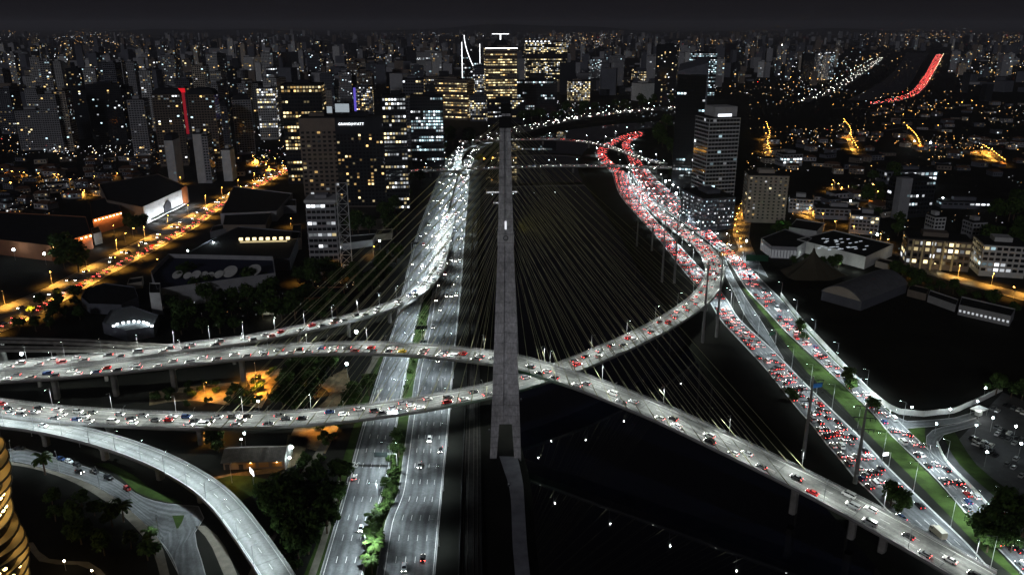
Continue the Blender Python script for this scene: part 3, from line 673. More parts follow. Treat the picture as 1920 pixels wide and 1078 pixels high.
for a in [(668, 622, 'dazzling blue white floodlight between the ramp viaduct and the upper deck', 9, 3500, 'white', .9, 60),
          (650, 682, 'bright white floodlight under the upper deck beside the yellow yard', 8, 2600, 'white', .8, 40),
          (484, 752, 'white lamp among the dark trees between the decks', 7, 500, 'white', .45, 40),
          (548, 838, 'upper white lamp outside the station house end wall', 5, 300, 'white', .55, 40),
          (543, 858, 'lower white lamp outside the station house end wall', 5, 300, 'white', .55, 40),
          (458, 812, 'white lamp behind the station house roof', 6, 400, 'white', .5, 40),
          (452, 823, 'white lamp just above the station house ridge', 6, 250, 'white', .4, 40),
          (40, 663, 'glaring white lamp beneath the monorail beams', 7, 900, 'white', .8, 40),
          (25, 468, 'white floodlight in the dark yard by the warehouse wall', 9, 1300, 'white', 1.0, 40),
          (83, 476, 'second white floodlight in the dark yard, nearer the brown warehouse', 9, 1300, 'white', .9, 40),
          (120, 1051, 'warm white path lamp in the dark park', 4, 120, 'warm', .35, 40),
          (172, 1069, 'warm white path lamp nearest the bottom of the park', 4, 120, 'warm', .35, 40),
          (1710, 763, 'white lamp behind the pale boundary wall bend', 5, 250, 'white', .4, 40),
          (1782, 767, 'white lamp on the pale wall near the gate', 5, 450, 'white', .5, 40),
          (1833, 752, 'white lamp above the gate booth', 6, 700, 'white', .5, 40),
          (1848, 727, 'white lamp at the end of the pale wall', 6, 300, 'white', .5, 40),
          (1756, 794, 'white lamp between the entry and exit lanes', 5, 250, 'white', .4, 40),
          (1831, 797, 'white lamp at the top edge of the car park', 7, 300, 'white', .45, 40),
          (1862, 783, 'white lamp over the upper car park lane', 7, 300, 'white', .45, 40),
          (1905, 799, 'white lamp beside the row of dark parked cars', 7, 300, 'white', .5, 40),
          (1851, 847, 'white lamp below the cluster of parked cars', 7, 300, 'white', .5, 40),
          (1915, 831, 'white lamp at the side edge of the car park', 7, 300, 'white', .5, 40),
          (1400, 452, 'white lamp on the corner of the amber side street', 8, 500, 'white', .7, 40),
          (1248, 340, 'white lamp at the top of the embankment lamp row', 9, 2500, 'white', 1.1, 30),
          (1262, 347, 'second white lamp on the embankment lamp row', 9, 1500, 'white', .9, 30),
          (1268, 363, 'third white lamp on the embankment lamp row', 9, 2500, 'white', 1.2, 30),
          (1280, 371, 'lowest and largest white lamp of the embankment lamp row', 9, 2500, 'white', 1.5, 30),
          (1645, 440, 'white lamp by the lit offices behind the flat roofed hall', 8, 900, 'white', .9, 30),
          (908, 298, 'amber lamp in the trees just beside the mast', 10, 3500, 'sodium', 1.2, 30),
          (923, 296, 'amber lamp hard against the mast', 10, 3500, 'sodium', 1.2, 30),
          (712, 452, 'white green lamp on the plaza by the highway trees', 9, 5200, 'white', .7, 30),
          (742, 462, 'white lamp at the plaza corner nearest the highway', 9, 3500, 'white', .6, 30),   # plaza lamp row
          (352, 470, 'white lamp over the parked car rows by the avenue', 9, 3800, 'white', .6, 30),
          (400, 455, 'second white lamp over the parked car rows, farther along', 9, 3800, 'white', .6, 30),
          (632, 505, 'yellow lamp at the foot of the lattice tower', 5, 900, 'sodium', .4, 30),
          (1870, 117, 'huge white stadium floodlight on the far dark hill', 25, 60000, 'white', 5, 14),
          (1530, 140, 'glaring warm floodlight below the far towers', 20, 60000, 'warm', 4.5, 20),
          (1467, 85, 'warm glaring lamp in the far skyline', 25, 60000, 'warm', 6, 14),
          (1745, 268, 'white yard lamp amid the low houses', 9, 2500, 'white', 1.3, 30),
          (1715, 265, 'white shop lamp in the low houses', 9, 2500, 'white', 1.0, 30),
          (1595, 377, 'white lamp beside the low grey roofs', 8, 900, 'white', .8, 30),
          (1768, 371, 'white lamp by the yellow lit garden wall', 8, 900, 'white', .8, 30)]:
    flood(*a)
for i, (x, y, pw) in enumerate([(1436, 262, 9000), (1437, 285, 9000), (1432, 250, 6000), (1590, 262, 7000), (1598, 280, 7000), (1582, 240, 6000), (1700, 252, 6000), (1840, 290, 9000), (1850, 300, 8000), (1860, 293, 7000), (1490, 395, 2500), (1515, 405, 2500), (1560, 360, 2500), (1575, 365, 2500), (1590, 425, 2200), (1625, 440, 2200), (1650, 455, 2200), (1640, 370, 2500), (1635, 385, 2200), (40, 335, 3500), (110, 340, 3500), (20, 355, 3500), (160, 370, 2000), (215, 440, 1500), (250, 445, 1500), (235, 455, 1500), (480, 310, 9000), (500, 318, 9000), (20, 190, 14000), (400, 130, 14000), (1505, 150, 12000), (610, 800, 750), (590, 740, 800), (480, 735, 1500), (385, 745, 800), (400, 828, 380), (60, 818, 700), (150, 838, 500), (1880, 515, 900), (1690, 525, 1100), (1720, 530, 1100), (1900, 560, 900), (480, 705, 1300), (1730, 490, 900), (435, 905, 130), (430, 410, 1500), (470, 436, 1500), (545, 425, 1500), (600, 470, 0), (560, 532, 1200), (700, 480, 1200), (640, 520, 1200), (300, 505, 900), (340, 345, 2500), (250, 372, 2000)]):
    h = 8 if y > 300 else 10
    p = G(x, y)
    pw *= 24 if y > 690 else 12 if y > 430 else 13
    lamp((p.x, p.y, 0), rnd.uniform(0, 6.28), 'amber street lamp %s' % ['in the far low quarter, %s down the amber chain', 'in the yards and lanes, %s along the row'][y > 430] % ordinal(i + 1), 'amber lamps in yards and side streets', 'sodium', h, 1.2, pw * 1.0, cone=140)

for n_, (pl, gap, pw) in enumerate([([(1433, 238), (1439, 258), (1435, 276), (1442, 300)], 26, 70000), ([(1578, 232), (1590, 250), (1592, 266), (1604, 290)], 24, 60000), ([(1696, 245), (1712, 262), (1722, 285)], 24, 60000), ([(1838, 282), (1856, 295), (1878, 312)], 18, 60000), ([(1740, 205), (1790, 202), (1830, 196)], 60, 50000), ([(1560, 204), (1600, 203), (1640, 207)], 60, 40000), ([(1690, 223), (1740, 224)], 22, 70000), ([(1660, 245), (1700, 240), (1760, 246)], 30, 40000), ([(1480, 150), (1520, 153), (1560, 158)], 40, 60000), ([(1490, 398), (1520, 412), (1545, 422)], 22, 26000), ([(1555, 432), (1600, 446), (1640, 462), (1690, 480)], 22, 24000), ([(1555, 352), (1575, 364), (1600, 366)], 20, 26000), ([(1630, 360), (1642, 378), (1662, 392)], 20, 26000), ([(0, 332), (40, 338), (110, 342)], 22, 30000), ([(0, 190), (30, 188)], 20, 60000), ([(470, 305), (520, 312)], 22, 40000), ([(130, 352), (180, 346), (240, 338)], 26, 12000)]):
    C = catmull([G(*q) for q in pl], 6); Pm = centre([(*q, 0) for q in pl], 7, 6); ribbon(Pm, 'street', ASPHALT, .09, kind='structure'); ROADS['amber%d' % n_] = PATHS['amber%d' % n_] = Pm
    lamps_along('amber%d' % n_, 0, gap, 3, 3000, 'on amber back street %s' % ['by the river quarter', 'among low houses', 'near the hill', 'on the slope'][n_ % 4], 'its near end', 'sodium', 9, 1.6, pw * .22, 0, .6, cone=140)
FARLAMP.build('distant_street_lamps', [lens_mat(KIND_L[k][1], KIND_L[k][0], KIND_L[k][2]) for k in ('white', 'deck', 'sodium', 'warm')] + [STEEL], None, 'stuff')
# ================================================================== vehicles
PAINTS = dict(white=(.75, .75, .74), silver=(.42, .43, .44), black=(.012, .012, .014), grey=(.12, .125, .13), red=(.42, .015, .015), blue=(.02, .05, .16), yellow=(.75, .50, .02), beige=(.4, .36, .28))
def paint(c): return mat('paint_' + c, PAINTS[c], .28, .5)
TYRE = mat('tyre', (.015, .015, .015), .9, .1)
HEAD = [mat('headlamp_%d' % i, (.8, .8, .8), .3, emit=(1, .96, .88), es=s) for i, s in enumerate((18, 50, 110))]
TAIL = [mat('tail_lamp_%d' % i, (.4, .02, .02), .3, emit=c, es=s) for i, (c, s) in enumerate((((1, .05, .04), 8), ((1, .03, .03), 24), ((1, .06, .05), 48)))]
OFFL = mat('unlit_lamp', (.3, .3, .3), .2, .5)
CARK = dict(
    hatchback=dict(st=[(-1.95, .72, .5, .85), (-1.85, .84, .3, 1.0), (-1, .87, .2, 1.0), (.9, .87, .2, .98), (1.7, .83, .24, .82), (1.95, .68, .34, .68)], cab=(-1.82, .95, -1.5, .25, 1.5), L=1.95, W=.87, ax=(-1.2, 1.25)),
    sedan=dict(st=[(-2.25, .74, .5, .88), (-2.12, .86, .3, 1.0), (-1.2, .9, .2, 1.0), (.9, .9, .2, .98), (1.95, .86, .24, .82), (2.25, .7, .34, .68)], cab=(-1.75, 1.05, -1.1, .3, 1.46), L=2.25, W=.9, ax=(-1.35, 1.4)),
    suv=dict(st=[(-2.25, .8, .55, 1.0), (-2.15, .92, .35, 1.12), (-1.2, .95, .25, 1.12), (.9, .95, .25, 1.1), (1.9, .9, .3, 1.0), (2.2, .76, .4, .85)], cab=(-2.1, 1.0, -1.9, .3, 1.72), L=2.25, W=.95, ax=(-1.35, 1.4)),
    van=dict(st=[(-2.5, .9, .4, 1.3), (-2.4, .97, .3, 1.35), (-1.2, .98, .25, 1.35), (1.4, .97, .25, 1.3), (2.2, .92, .3, 1.05), (2.45, .8, .4, .85)], cab=(-2.4, 1.75, -2.33, 1.0, 2.1), L=2.5, W=.98, ax=(-1.5, 1.6)),
    bus=dict(st=[(-6, 1.2, .4, 1.5), (-5.9, 1.25, .35, 1.55), (5.8, 1.25, .35, 1.55), (6, 1.2, .4, 1.5)], cab=(-5.95, 5.95, -5.9, 5.8, 2.7), L=6, W=1.25, ax=(-3.6, 3.6), roof=.45),
    truck=dict(st=[(-3.6, 1.1, .7, 1.0), (-3.5, 1.15, .6, 1.05), (1.4, 1.15, .6, 1.05), (1.6, 1.1, .45, 1.5), (3.2, 1.1, .4, 1.5), (3.4, 1.0, .45, 1.3)], cab=(1.5, 3.35, 1.6, 3.0, 2.4), L=3.5, W=1.15, ax=(-2.2, 2.3), box=1))
CARM = {}
def car_meshes(kind, col):
    if (kind, col) in CARM: return CARM[kind, col]
    k = CARK[kind]; mb = MB(); rings = []
    for x, hw, z0, z1 in k['st']:
        rings.append([(x, -hw * .9, z0), (x, -hw, z0 + .18), (x, -hw, z1 - .14), (x, -hw * .86, z1), (x, hw * .86, z1), (x, hw, z1 - .14), (x, hw, z0 + .18), (x, hw * .9, z0)])
    mb.loft(rings)
    b0, b1, t0, t1, zt = k['cab']; zs = k['st'][2][3] - .03; w0, w1 = k['W'] * .86, k['W'] * .7
    if kind in ('bus', 'van'): w1 = k['W'] * .9
    rt = k.get('roof', .06)
    mb.loft([[(t0 - .03, -w1 - .02, zt - .03), (t1 + .03, -w1 - .02, zt - .03), (t1 + .03, w1 + .02, zt - .03), (t0 - .03, w1 + .02, zt - .03)], [(t0 + .1, -w1 + .08, zt + rt), (t1 - .12, -w1 + .08, zt + rt), (t1 - .12, w1 - .08, zt + rt), (t0 + .1, w1 - .08, zt + rt)]])
    for q in (-1, 1):                                              # pillars
        for xb, xt in ((b0 + .02, t0 + .02), (b1 - .02, t1 - .02), ((b0 + b1) / 2 - .1, (t0 + t1) / 2)):
            mb.tube((xb, q * (w0 + .01), zs), (xt, q * (w1 + .01), zt), .045, k=4)
    if k.get('box'): mb.box((-1.1, 0, 2.1), (2.5, 1.2, 1.1))
    body = mb.mesh('body', paint(col))
    mb = MB(); mb.loft([[(b0, -w0, zs), (b1, -w0, zs), (b1, w0, zs), (b0, w0, zs)], [(t0, -w1, zt), (t1, -w1, zt), (t1, w1, zt), (t0, w1, zt)]])
    CARM[kind, col] = (body, mb.mesh('windows', GLASS_DK)); return CARM[kind, col]
mb = MB(); mb.tube((0, -.1, 0), (0, .1, 0), .32, k=10); WHEEL = mb.mesh('wheel', TYRE)
def small(name, h, m): mb = MB(); mb.box((0, 0, 0), h); return mb.mesh(name, m)
HEADM = [small('headlight', (.04, .17, .085), m) for m in HEAD + [OFFL]]
TAILM = [small('taillight', (.035, .15, .10), m) for m in TAIL + [OFFL]]
specs = []
def add_car(p, d, kind, col, head, tail, where, lane, land, key=None):
    x, y = to_px(p)
    if not (-25 < x < 1945 and 0 < y < 1100): return
    specs.append(dict(p=p, d=d, kind=kind, col=col, head=head, tail=tail, where=where, lane=lane, land=land, key=key, dist=dist(p)))
def pick():
    k = rnd.choices(['hatchback', 'sedan', 'suv', 'van', 'truck', 'bus'], [40, 34, 18, 5, 1.5, .6])[0]
    c = rnd.choices(['white', 'silver', 'black', 'grey', 'red', 'blue'], [26, 20, 22, 18, 9, 4])[0]
    if k in ('van', 'truck', 'bus'): c = rnd.choice(['white', 'white', 'silver', 'blue'])
    return k, c
def lane_word(i, n, near):
    return {1: ('only lane',), 2: ('far lane', 'near lane'), 3: ('far lane', 'middle lane', 'near lane')}.get(n, None)
def queue(key, lanes, d0, d1, gap, sgn, where, land, jitter=.5, names=None, fr=(.1, .9), rev=False, head=None, tail=None, skip=0.0):
    P = PATHS[key]; n = lanes; k = ''
    for li in range(n):
        f = fr[0] + (fr[1] - fr[0]) * (li + .5) / n
        d = d0 + rnd.uniform(0, gap)
        nm = names[li] if names else lane_word(li, n, 0)[li]
        while d < min(d1, P.len - 3):
            if rnd.random() >= skip:
                ff = f + rnd.uniform(-.012, .012); p = P.at(d, ff) + Vector((0, 0, .06 if key in ('upper', 'lower', 'ramp', 'loop', 'cross', 'curve') else .05))
                k, c = pick()
                if k in ('bus', 'truck') and key in ('upper', 'lower', 'ramp', 'local'): k, c = 'suv', rnd.choice(['white', 'black', 'silver'])
                t = P.dir(d, ff) * sgn
                hi = head if head is not None else rnd.choices([0, 1, 2], [5, 4, 2])[0]
                ti = tail if tail is not None else rnd.choices([0, 1, 2], [3, 4, 4])[0]
                add_car(p, t, k, c, hi, ti, where, nm, land, (key, where, li, -d if rev else d))
            d += gap * rnd.uniform(1 - jitter, 1 + jitter) + (4 if k in ('bus', 'truck') else 0)
n5 = ['lane beside the river', 'second lane from the river', 'third lane from the river', 'fourth lane from the river', 'fifth lane from the river']
n5r = ['lane beside the grass', 'second lane from the grass', 'third lane from the grass', 'fourth lane from the grass', 'fifth lane from the grass']
n4 = ['outer lane', 'second lane', 'third lane', 'median lane']; n5w = ['median lane', 'second lane', 'middle lane', 'fourth lane', 'railway lane']
queue('upper', 2, 0, UP.nearest(G(470, 662, 18)), 13, -1, 'on the upper deck near its left end', 'the mast', .5, ['middle lane', 'near lane'], (.36, .93), True)
queue('upper', 2, UP.nearest(G(480, 662, 18)), sU - 6, 9.8, -1, 'on the upper deck left of the mast', 'the mast', .35, ['middle lane', 'near lane'], (.36, .93), True)
queue('upper', 2, sU + 7, UP.len, 15, -1, 'on the upper deck right of the mast', 'the mast', .55, ['middle lane', 'near lane'], (.36, .93))
queue('lower', 3, 0, sL - 40, 10.2, 1, 'on the lower deck left of the mast', 'the mast', .45, None, (.12, .9), True, skip=.2)
queue('lower', 2, sL - 38, sL - 5, 15, 1, 'on the lower deck close to the mast', 'the mast', .5, None, (.2, .9), True)
queue('lower', 2, sL + 8, LO.nearest(G(1345, 515, 10)), 15, 1, 'on the lower deck right of the mast', 'the mast', .5, None, (.12, .72))
queue('lower', 3, LO.nearest(G(1345, 515, 10)), LO.len, 10, 1, 'where the lower deck joins the highway', 'the bend', .4, None, (.1, .9))
queue('ramp', 2, 0, RAMP.len, 14, -1, 'on the ramp viaduct', 'its left end', .55, None, (.12, .9))
queue('local', 5, 0, ROADS['local'].nearest(G(1410, 665)), 9.4, 1, 'in the red riverside jam', 'the near end', .45, n5, (.03, .86), skip=.06)
queue('local', 4, ROADS['local'].nearest(G(1345, 560)), 2000, 9.6, 1, 'in the red riverside jam beyond the lower deck', 'the lower deck', .35, n5[:4], (.04, .9))
queue('local', 3, ROADS['local'].nearest(G(1405, 660)), ROADS['local'].nearest(G(1350, 575)), 7.2, 1, 'in the packed riverside jam by the lower deck', 'the grass tip', .3, n5[:3], (.04, .85))
queue('express', 4, 0, ROADS['express'].nearest(G(1560, 700)), 14.5, 1, 'on the express lanes', 'the near end', .5, n5r[:4], (.05, .9))
queue('express', 4, ROADS['express'].nearest(G(1555, 695)), ROADS['express'].nearest(G(1400, 530)), 11, 1, 'on the express lanes by the pale wall', 'the wall bend', .5, n5r[:4], (.05, .72))
queue('express', 5, ROADS['express'].nearest(G(1395, 525)), 2000, 11.5, 1, 'on the express lanes beyond the lower deck', 'the lower deck', .4, n5r, (.06, .95))
queue('west', 4, 5, ROADS['west'].nearest(G(740, 620)), 420, -1, 'on the outer white highway', 'the bottom edge', .6, n4, (.08, .95), head=1)
queue('east', 5, 70, ROADS['east'].nearest(G(830, 600)), 300, -1, 'on the inner white highway', 'the bottom edge', .6, n5w, (.15, .95), head=1)
queue('west', 4, ROADS['west'].nearest(G(770, 500)), 2000, 75, -1, 'on the outer white highway beyond the ramp', 'the ramp', .6, n4, (.08, .95), head=2)
queue('east', 5, ROADS['east'].nearest(G(835, 590)), 2000, 62, -1, 'on the inner white highway beyond the ramp', 'the ramp', .6, n5w, (.1, .95), head=2)
queue('avenue', 2, 0, 620, 10, 1, 'queueing on the sodium avenue', 'the bottom end', .5, ['kerb lane', 'second lane'], (.62, .92), tail=2)
queue('avenue', 2, 0, 620, 30, -1, 'coming down the sodium avenue', 'the bottom end', .6, ['kerb lane', 'second lane'], (.12, .5), head=2)
queue('cross', 4, 0, 600, 16, -1, 'on the straight far bridge', 'its left end', .5, ['a lane', 'b lane', 'c lane', 'd lane'])
queue('curve', 4, 0, 190, 14, -1, 'on the far curved bridge', 'its left end', .5, ['a', 'b', 'c', 'd'])
queue('curve', 4, 180, 700, 9, 1, 'on the far curved bridge', 'its left end', .4, ['a', 'b', 'c', 'd'], tail=2)
queue('n1', 5, 0, 2000, 17, 1, 'on the far red bend', 'the bridge', .4, n5, tail=2)
queue('n2', 4, 0, 2000, 17, 1, 'on the far inner bend', 'the bridge', .4, n5, tail=2)
queue('northbend', 6, 0, 3000, 55, -1, 'on the far bank avenue', 'the mast', .5, n5 + ['sixth'], head=2)
queue('fareast', 5, 0, 5000, 42, 1, 'far red highway', 'x', .5, n5, tail=2)
queue('farwest', 4, 0, 5000, 150, -1, 'far white highway', 'x', .5, n4, head=2)
def one(px, py, key, kind, col, where, head=0, tail=1, sgn=1, z=0, lane='', turn=0):
    P = PATHS[key]; p = G(px, py, z); d = P.nearest(p); t = P.dir(d) * sgn
    specs[:] = [s for s in specs if (s['p'] - p).length > (4.8 if kind not in ('bus', 'truck') else 9)]
    specs.append(dict(p=p + Vector((0, 0, .07)), d=t, kind=kind, col=col, head=head, tail=tail, label=where, where=where, lane=lane, land='', key=None, dist=dist(p) - 60))
one(754, 661, 'upper', 'sedan', 'yellow', 'yellow taxi on the upper deck among white and red cars', 0, 0, -1, 22.3)
one(1590, 930, 'upper', 'van', 'white', 'white minibus near the railing on the upper deck', 3, 3, -1, 12)
one(1632, 958, 'upper', 'suv', 'white', 'white car running alone along the far lane of the upper deck', 0, 0, -1, 10.6)
one(1598, 951, 'upper', 'van', 'silver', 'silver van in the middle of the upper deck behind the white minibus', 0, 1, -1, 11.5)
one(82, 800, 'loop', 'hatchback', 'white', 'lone white car on the empty curving ramp', 1, 0, 1, 9)
one(665, 897, 'west', 'hatchback', 'white', 'white car on the paved shoulder beside the outer white highway', 0, 2, 1)
one(805, 826, 'east', 'suv', 'white', 'white car alone in the shadow of the lower deck on the inner highway', 2, 0, -1)
one(787, 874, 'east', 'sedan', 'grey', 'dark car with two glowing lamps below the white car on the inner highway', 2, 2, -1)
one(758, 1066, 'east', 'sedan', 'silver', 'silver car at the very bottom of the inner highway', 1, 0, -1)
one(793, 1048, 'east', 'hatchback', 'black', 'black car with pink lamps at the bottom of the inner highway', 0, 2, 1)
one(677, 993, 'west', 'hatchback', 'white', 'white car beside the bright palms on the outer highway', 1, 1, -1)
one(1352, 464, 'express', 'bus', 'white', 'pale coach in the express lanes where the lower deck bends away', 0, 1, 1)
one(1428, 545, 'express', 'bus', 'grey', 'dark grey bus in the outer express lane', 3, 1, 1)
one(1683, 571, 'express', 'truck', 'white', 'white box truck', 0, 1, 1) if False else None
one(1458, 582, 'express', 'truck', 'white', 'white box truck on the express lanes below the dark bus', 0, 1, 1)
one(1712, 985, 'local', 'van', 'white', 'white delivery van under the upper deck in the riverside jam', 3, 1, 1)
one(1670, 935, 'local', 'truck', 'white', 'white box truck just emerging past the upper deck railing', 3, 0, 1)
one(1757, 1003, 'local', 'truck', 'beige', 'beige open truck low in the riverside jam', 0, 2, 1)
for i, (x, y, c, k, l) in enumerate([(37, 842, 'black', 'sedan', 'parked first in the row under the ramp'), (90, 853, 'white', 'sedan', 'parked alone by the kerb of the quiet street'), (115, 862, 'blue', 'hatchback', 'parked ahead of a white car on the quiet street'), (130, 867, 'white', 'hatchback', 'parked behind a blue car on the quiet street'), (145, 873, 'black', 'hatchback', 'parked behind two cars on the quiet street'), (177, 886, 'black', 'sedan', 'parked alone in the bend of the quiet street'), (204, 897, 'black', 'suv', 'heading the tight row of parked cars'), (217, 904, 'white', 'hatchback', 'in the tight row of parked cars'), (228, 911, 'black', 'hatchback', 'in the tight row of parked cars behind the white one'), (239, 918, 'red', 'hatchback', 'closing the tight row of parked cars')]):
    one(x, y, 'street', k, c, '%s %s %s' % (c, k, l), 3, 3, 1)
one(150, 886, 'street', 'hatchback', 'black', 'black car driving the quiet street with headlights on', 2, 0, 1)
# car park: two rows and a few loose
PK = [(1822 + i * 7.2, 822 + i * 3.1) for i in range(6)] + [(1828 + i * 7.2, 832 + i * 3.2) for i in range(5)] + [(1868 + i * 8, 802 + i * 4) for i in range(7)] + [(1842, 842), (1850, 846), (1858, 851), (1866, 855), (1870, 815), (1880, 820), (1890, 826), (1902, 832), (1910, 770), (1918, 775), (1862, 768), (1870, 772), (1905, 862), (1888, 872), (1900, 878), (1915, 893), (1885, 760), (1900, 766)]
for i, (x, y) in enumerate(PK):
    k, c = rnd.choice(['hatchback', 'sedan', 'suv']), rnd.choice(['black', 'grey', 'silver', 'white', 'black'])
    grp = 'upper row of the car park cluster' if i < 6 else 'lower row of the car park cluster' if i < 11 else 'dark row at the edge of the car park' if i < 18 else 'loose among the car park lamps'
    idx = i if i < 6 else i - 6 if i < 11 else i - 11 if i < 18 else i - 18
    p = G(x, y); specs.append(dict(p=p + Vector((0, 0, .05)), d=Vector((.75, .66, 0)), kind=k, col=c, head=3, tail=3, label='%s %s parked in the %s, %s along' % (c, k, grp, ordinal(idx + 1)), where='parked in the car park', lane='', land='', key=None, dist=dist(p)))
for r_ in range(4):
    for i in range(20):
        p = G(318 + i * 6.3 + r_ * 9, 492 - i * 2.3 - r_ * -3.5)
        if rnd.random() < .85: specs.append(dict(p=p + Vector((0, 0, .05)), d=Vector((.2, 1, 0)).normalized(), kind=rnd.choice(['hatchback', 'sedan', 'suv']), col=rnd.choice(['silver', 'white', 'grey', 'black', 'silver']), head=3, tail=3, where='parked by the avenue', lane='', land='', key=None, label='', dist=dist(p) + 500))
specs.sort(key=lambda s: s['dist'])
LIM = 300
near, far_c = specs[:LIM], specs[LIM:]
lanes_n = {}
for s in sorted([s for s in near if s['key']], key=lambda s: (str(s['key'][:3]), s['key'][3])):
    kk = s['key'][:3]; lanes_n[kk] = lanes_n.get(kk, 0) + 1
    s['label'] = brief('%s %s %s, %s, %s from %s' % (s['col'], s['kind'], s['where'], s['lane'], ordinal(lanes_n[kk]), s['land']))
def orient(d, o):
    yaw = math.atan2(d.y, d.x); o.rotation_euler = (0, -math.asin(max(-1, min(1, d.z))), yaw)
for n, s in enumerate(near):
    k = CARK[s['kind']]; body, win = car_meshes(s['kind'], s['col'])
    nm = {'bus': 'bus', 'truck': 'truck', 'van': 'van'}.get(s['kind'], 'car')
    t = thing(nm, s['label'], nm, s['p'], 0, 'vehicles ' + s['where'] if s['key'] else 'single vehicles ' + ('parked' if s['head'] == 3 else 'driving'))
    orient(s['d'], t)
    link('body', body, t); link('windows', win, t)
    if n < 210:
        for ax in k['ax']:
            for q in (-1, 1): link('wheel', WHEEL, t, loc=(ax, q * (k['W'] - .08), .32))
    zl = k['st'][2][3] - .33
    for q in (-1, 1):
        link('headlight', HEADM[s['head']], t, loc=(k['L'] - .06, q * k['W'] * .66, zl - .05)); link('taillight', TAILM[s['tail']], t, loc=(-k['L'] + .05, q * k['W'] * .74, zl + .12))
# rows of parked cars by the avenue (small, they join the far mass)
# the rest of the jam, too many and too small to pick apart
mb = MB(); cols = list(PAINTS); base = len(cols)
def xf(p, d, v): n = Vector((-d.y, d.x, 0)).normalized(); return p + d * v[0] + n * v[1] + Vector((0, 0, v[2]))
for s in far_c:
    k = CARK[s['kind']]; p, d = s['p'], s['d']; L, W = k['L'], k['W']; zt = k['cab'][4]; b0, b1, t0, t1 = k['cab'][:4]; zs = k['st'][2][3]
    def bx(x0, x1, w, z0, z1, m, x2=None, x3=None, w2=None):
        x2 = x0 if x2 is None else x2; x3 = x1 if x3 is None else x3; w2 = w2 or w
        mb.loft([[xf(p, d, v) for v in ((x0, -w, z0), (x1, -w, z0), (x1, w, z0), (x0, w, z0))], [xf(p, d, v) for v in ((x2, -w2, z1), (x3, -w2, z1), (x3, w2, z1), (x2, w2, z1))]], m)
    bx(-L, L, W, .2, zs, cols.index(s['col'])); bx(b0, b1, W * .86, zs, zt, base, t0, t1, W * .7); bx(t0, t1, W * .71, zt, zt + .06, cols.index(s['col']))
    far = s['dist'] > 1500; g = 1.8 if far else 1.0
    for q in (-1, 1):
        yy = q * W * .7
        for (x0, x1, m) in ((L - .05, L + .05, base + 1 + s['head']), (-L - .05, -L + .05, base + 4 + s['tail'])):
            if s['head'] == 3 and m < base + 5: continue
            if m > base + 6: continue
            mb.loft([[xf(p, d, v) for v in ((x0, yy - .14 * g, .7), (x1, yy - .14 * g, .7), (x1, yy + .14 * g, .7), (x0, yy + .14 * g, .7))], [xf(p, d, v) for v in ((x0, yy - .14 * g, .7 + .2 * g), (x1, yy - .14 * g, .7 + .2 * g), (x1, yy + .14 * g, .7 + .2 * g), (x0, yy + .14 * g, .7 + .2 * g))]], m)
HF = [mat('far_headlamp_%d' % i, (.8, .8, .8), .3, emit=(1, .96, .88), es=s_) for i, s_ in enumerate((8, 18, 42))]
TF = [mat('far_tail_lamp_%d' % i, (.4, .02, .02), .3, emit=(1, .09, .075), es=s_) for i, s_ in enumerate((5, 11, 24))]
ft = mb.build('distant_traffic', [paint(c) for c in cols] + [GLASS_DK] + HF + TF, None, 'stuff')
ft['label'] = 'distant jammed cars whose tail lamps merge into red ribbons'; ft['category'] = 'traffic'
# ================================================================== buildings
WW = [4, 4, 3]
def winrow(mbs, fr, w, h, z0, nx, nf, inset, lit, pal, runs, wfrac=.72, hfrac=.55, dark=True, rr=None):
    """windows of one face. fr(u, z, out) -> point; u across, out = outward metres. mbs = (dark mb, {key: lit mb})"""
    rr = rr or rnd
    fh = h / nf; cw = w / nx
    for j in range(nf):
        run = None; base_p = lit
        if runs: base_p = lit * rr.choice([0, .4, 1, 1.6, 2.2])
        for i in range(nx):
            u0 = -w / 2 + cw * (i + .5 - wfrac / 2); u1 = u0 + cw * wfrac; za = z0 + fh * (j + .28); zb = za + fh * hfrac
            if runs and rr.random() < .25: run = None
            if runs:
                if run is None: run = rr.random() < base_p
                on = run and rr.random() < .93
            else: on = rr.random() < base_p
            if on:
                key = (rr.choice(pal), rr.choices([0, 1, 2], WW)[0])
                m = mbs[1].setdefault(key, MB()); m.quad(fr(u0, za, inset), fr(u1, za, inset), fr(u1, zb, inset), fr(u0, zb, inset))
            elif dark: mbs[0].quad(fr(u0, za, inset), fr(u1, za, inset), fr(u1, zb, inset), fr(u0, zb, inset))
def merge_lit(d, name, parent):
    if not d: return
    mb = MB(); mats = []
    for (c, l), m in d.items():
        n = len(mb.v); k = len(mats); mats.append(WIN[c][l]); mb.v += m.v; mb.f += [tuple(i + n for i in f) for f in m.f]; mb.m += [k] * len(m.f)
    mb.build(name, mats, parent, 'stuff')
def place(x0, x1, yt, yb):
    Y = G(960, yb).y; dep = PITCH + math.atan((yt - 539) / F_PX)
    h = max(3, CAM_H - Y * math.tan(dep)); dp = depth_of(Y, h)
    return ((x0 + x1) / 2 - 960) / F_PX * dp, Y, h, (x1 - x0) / F_PX * dp
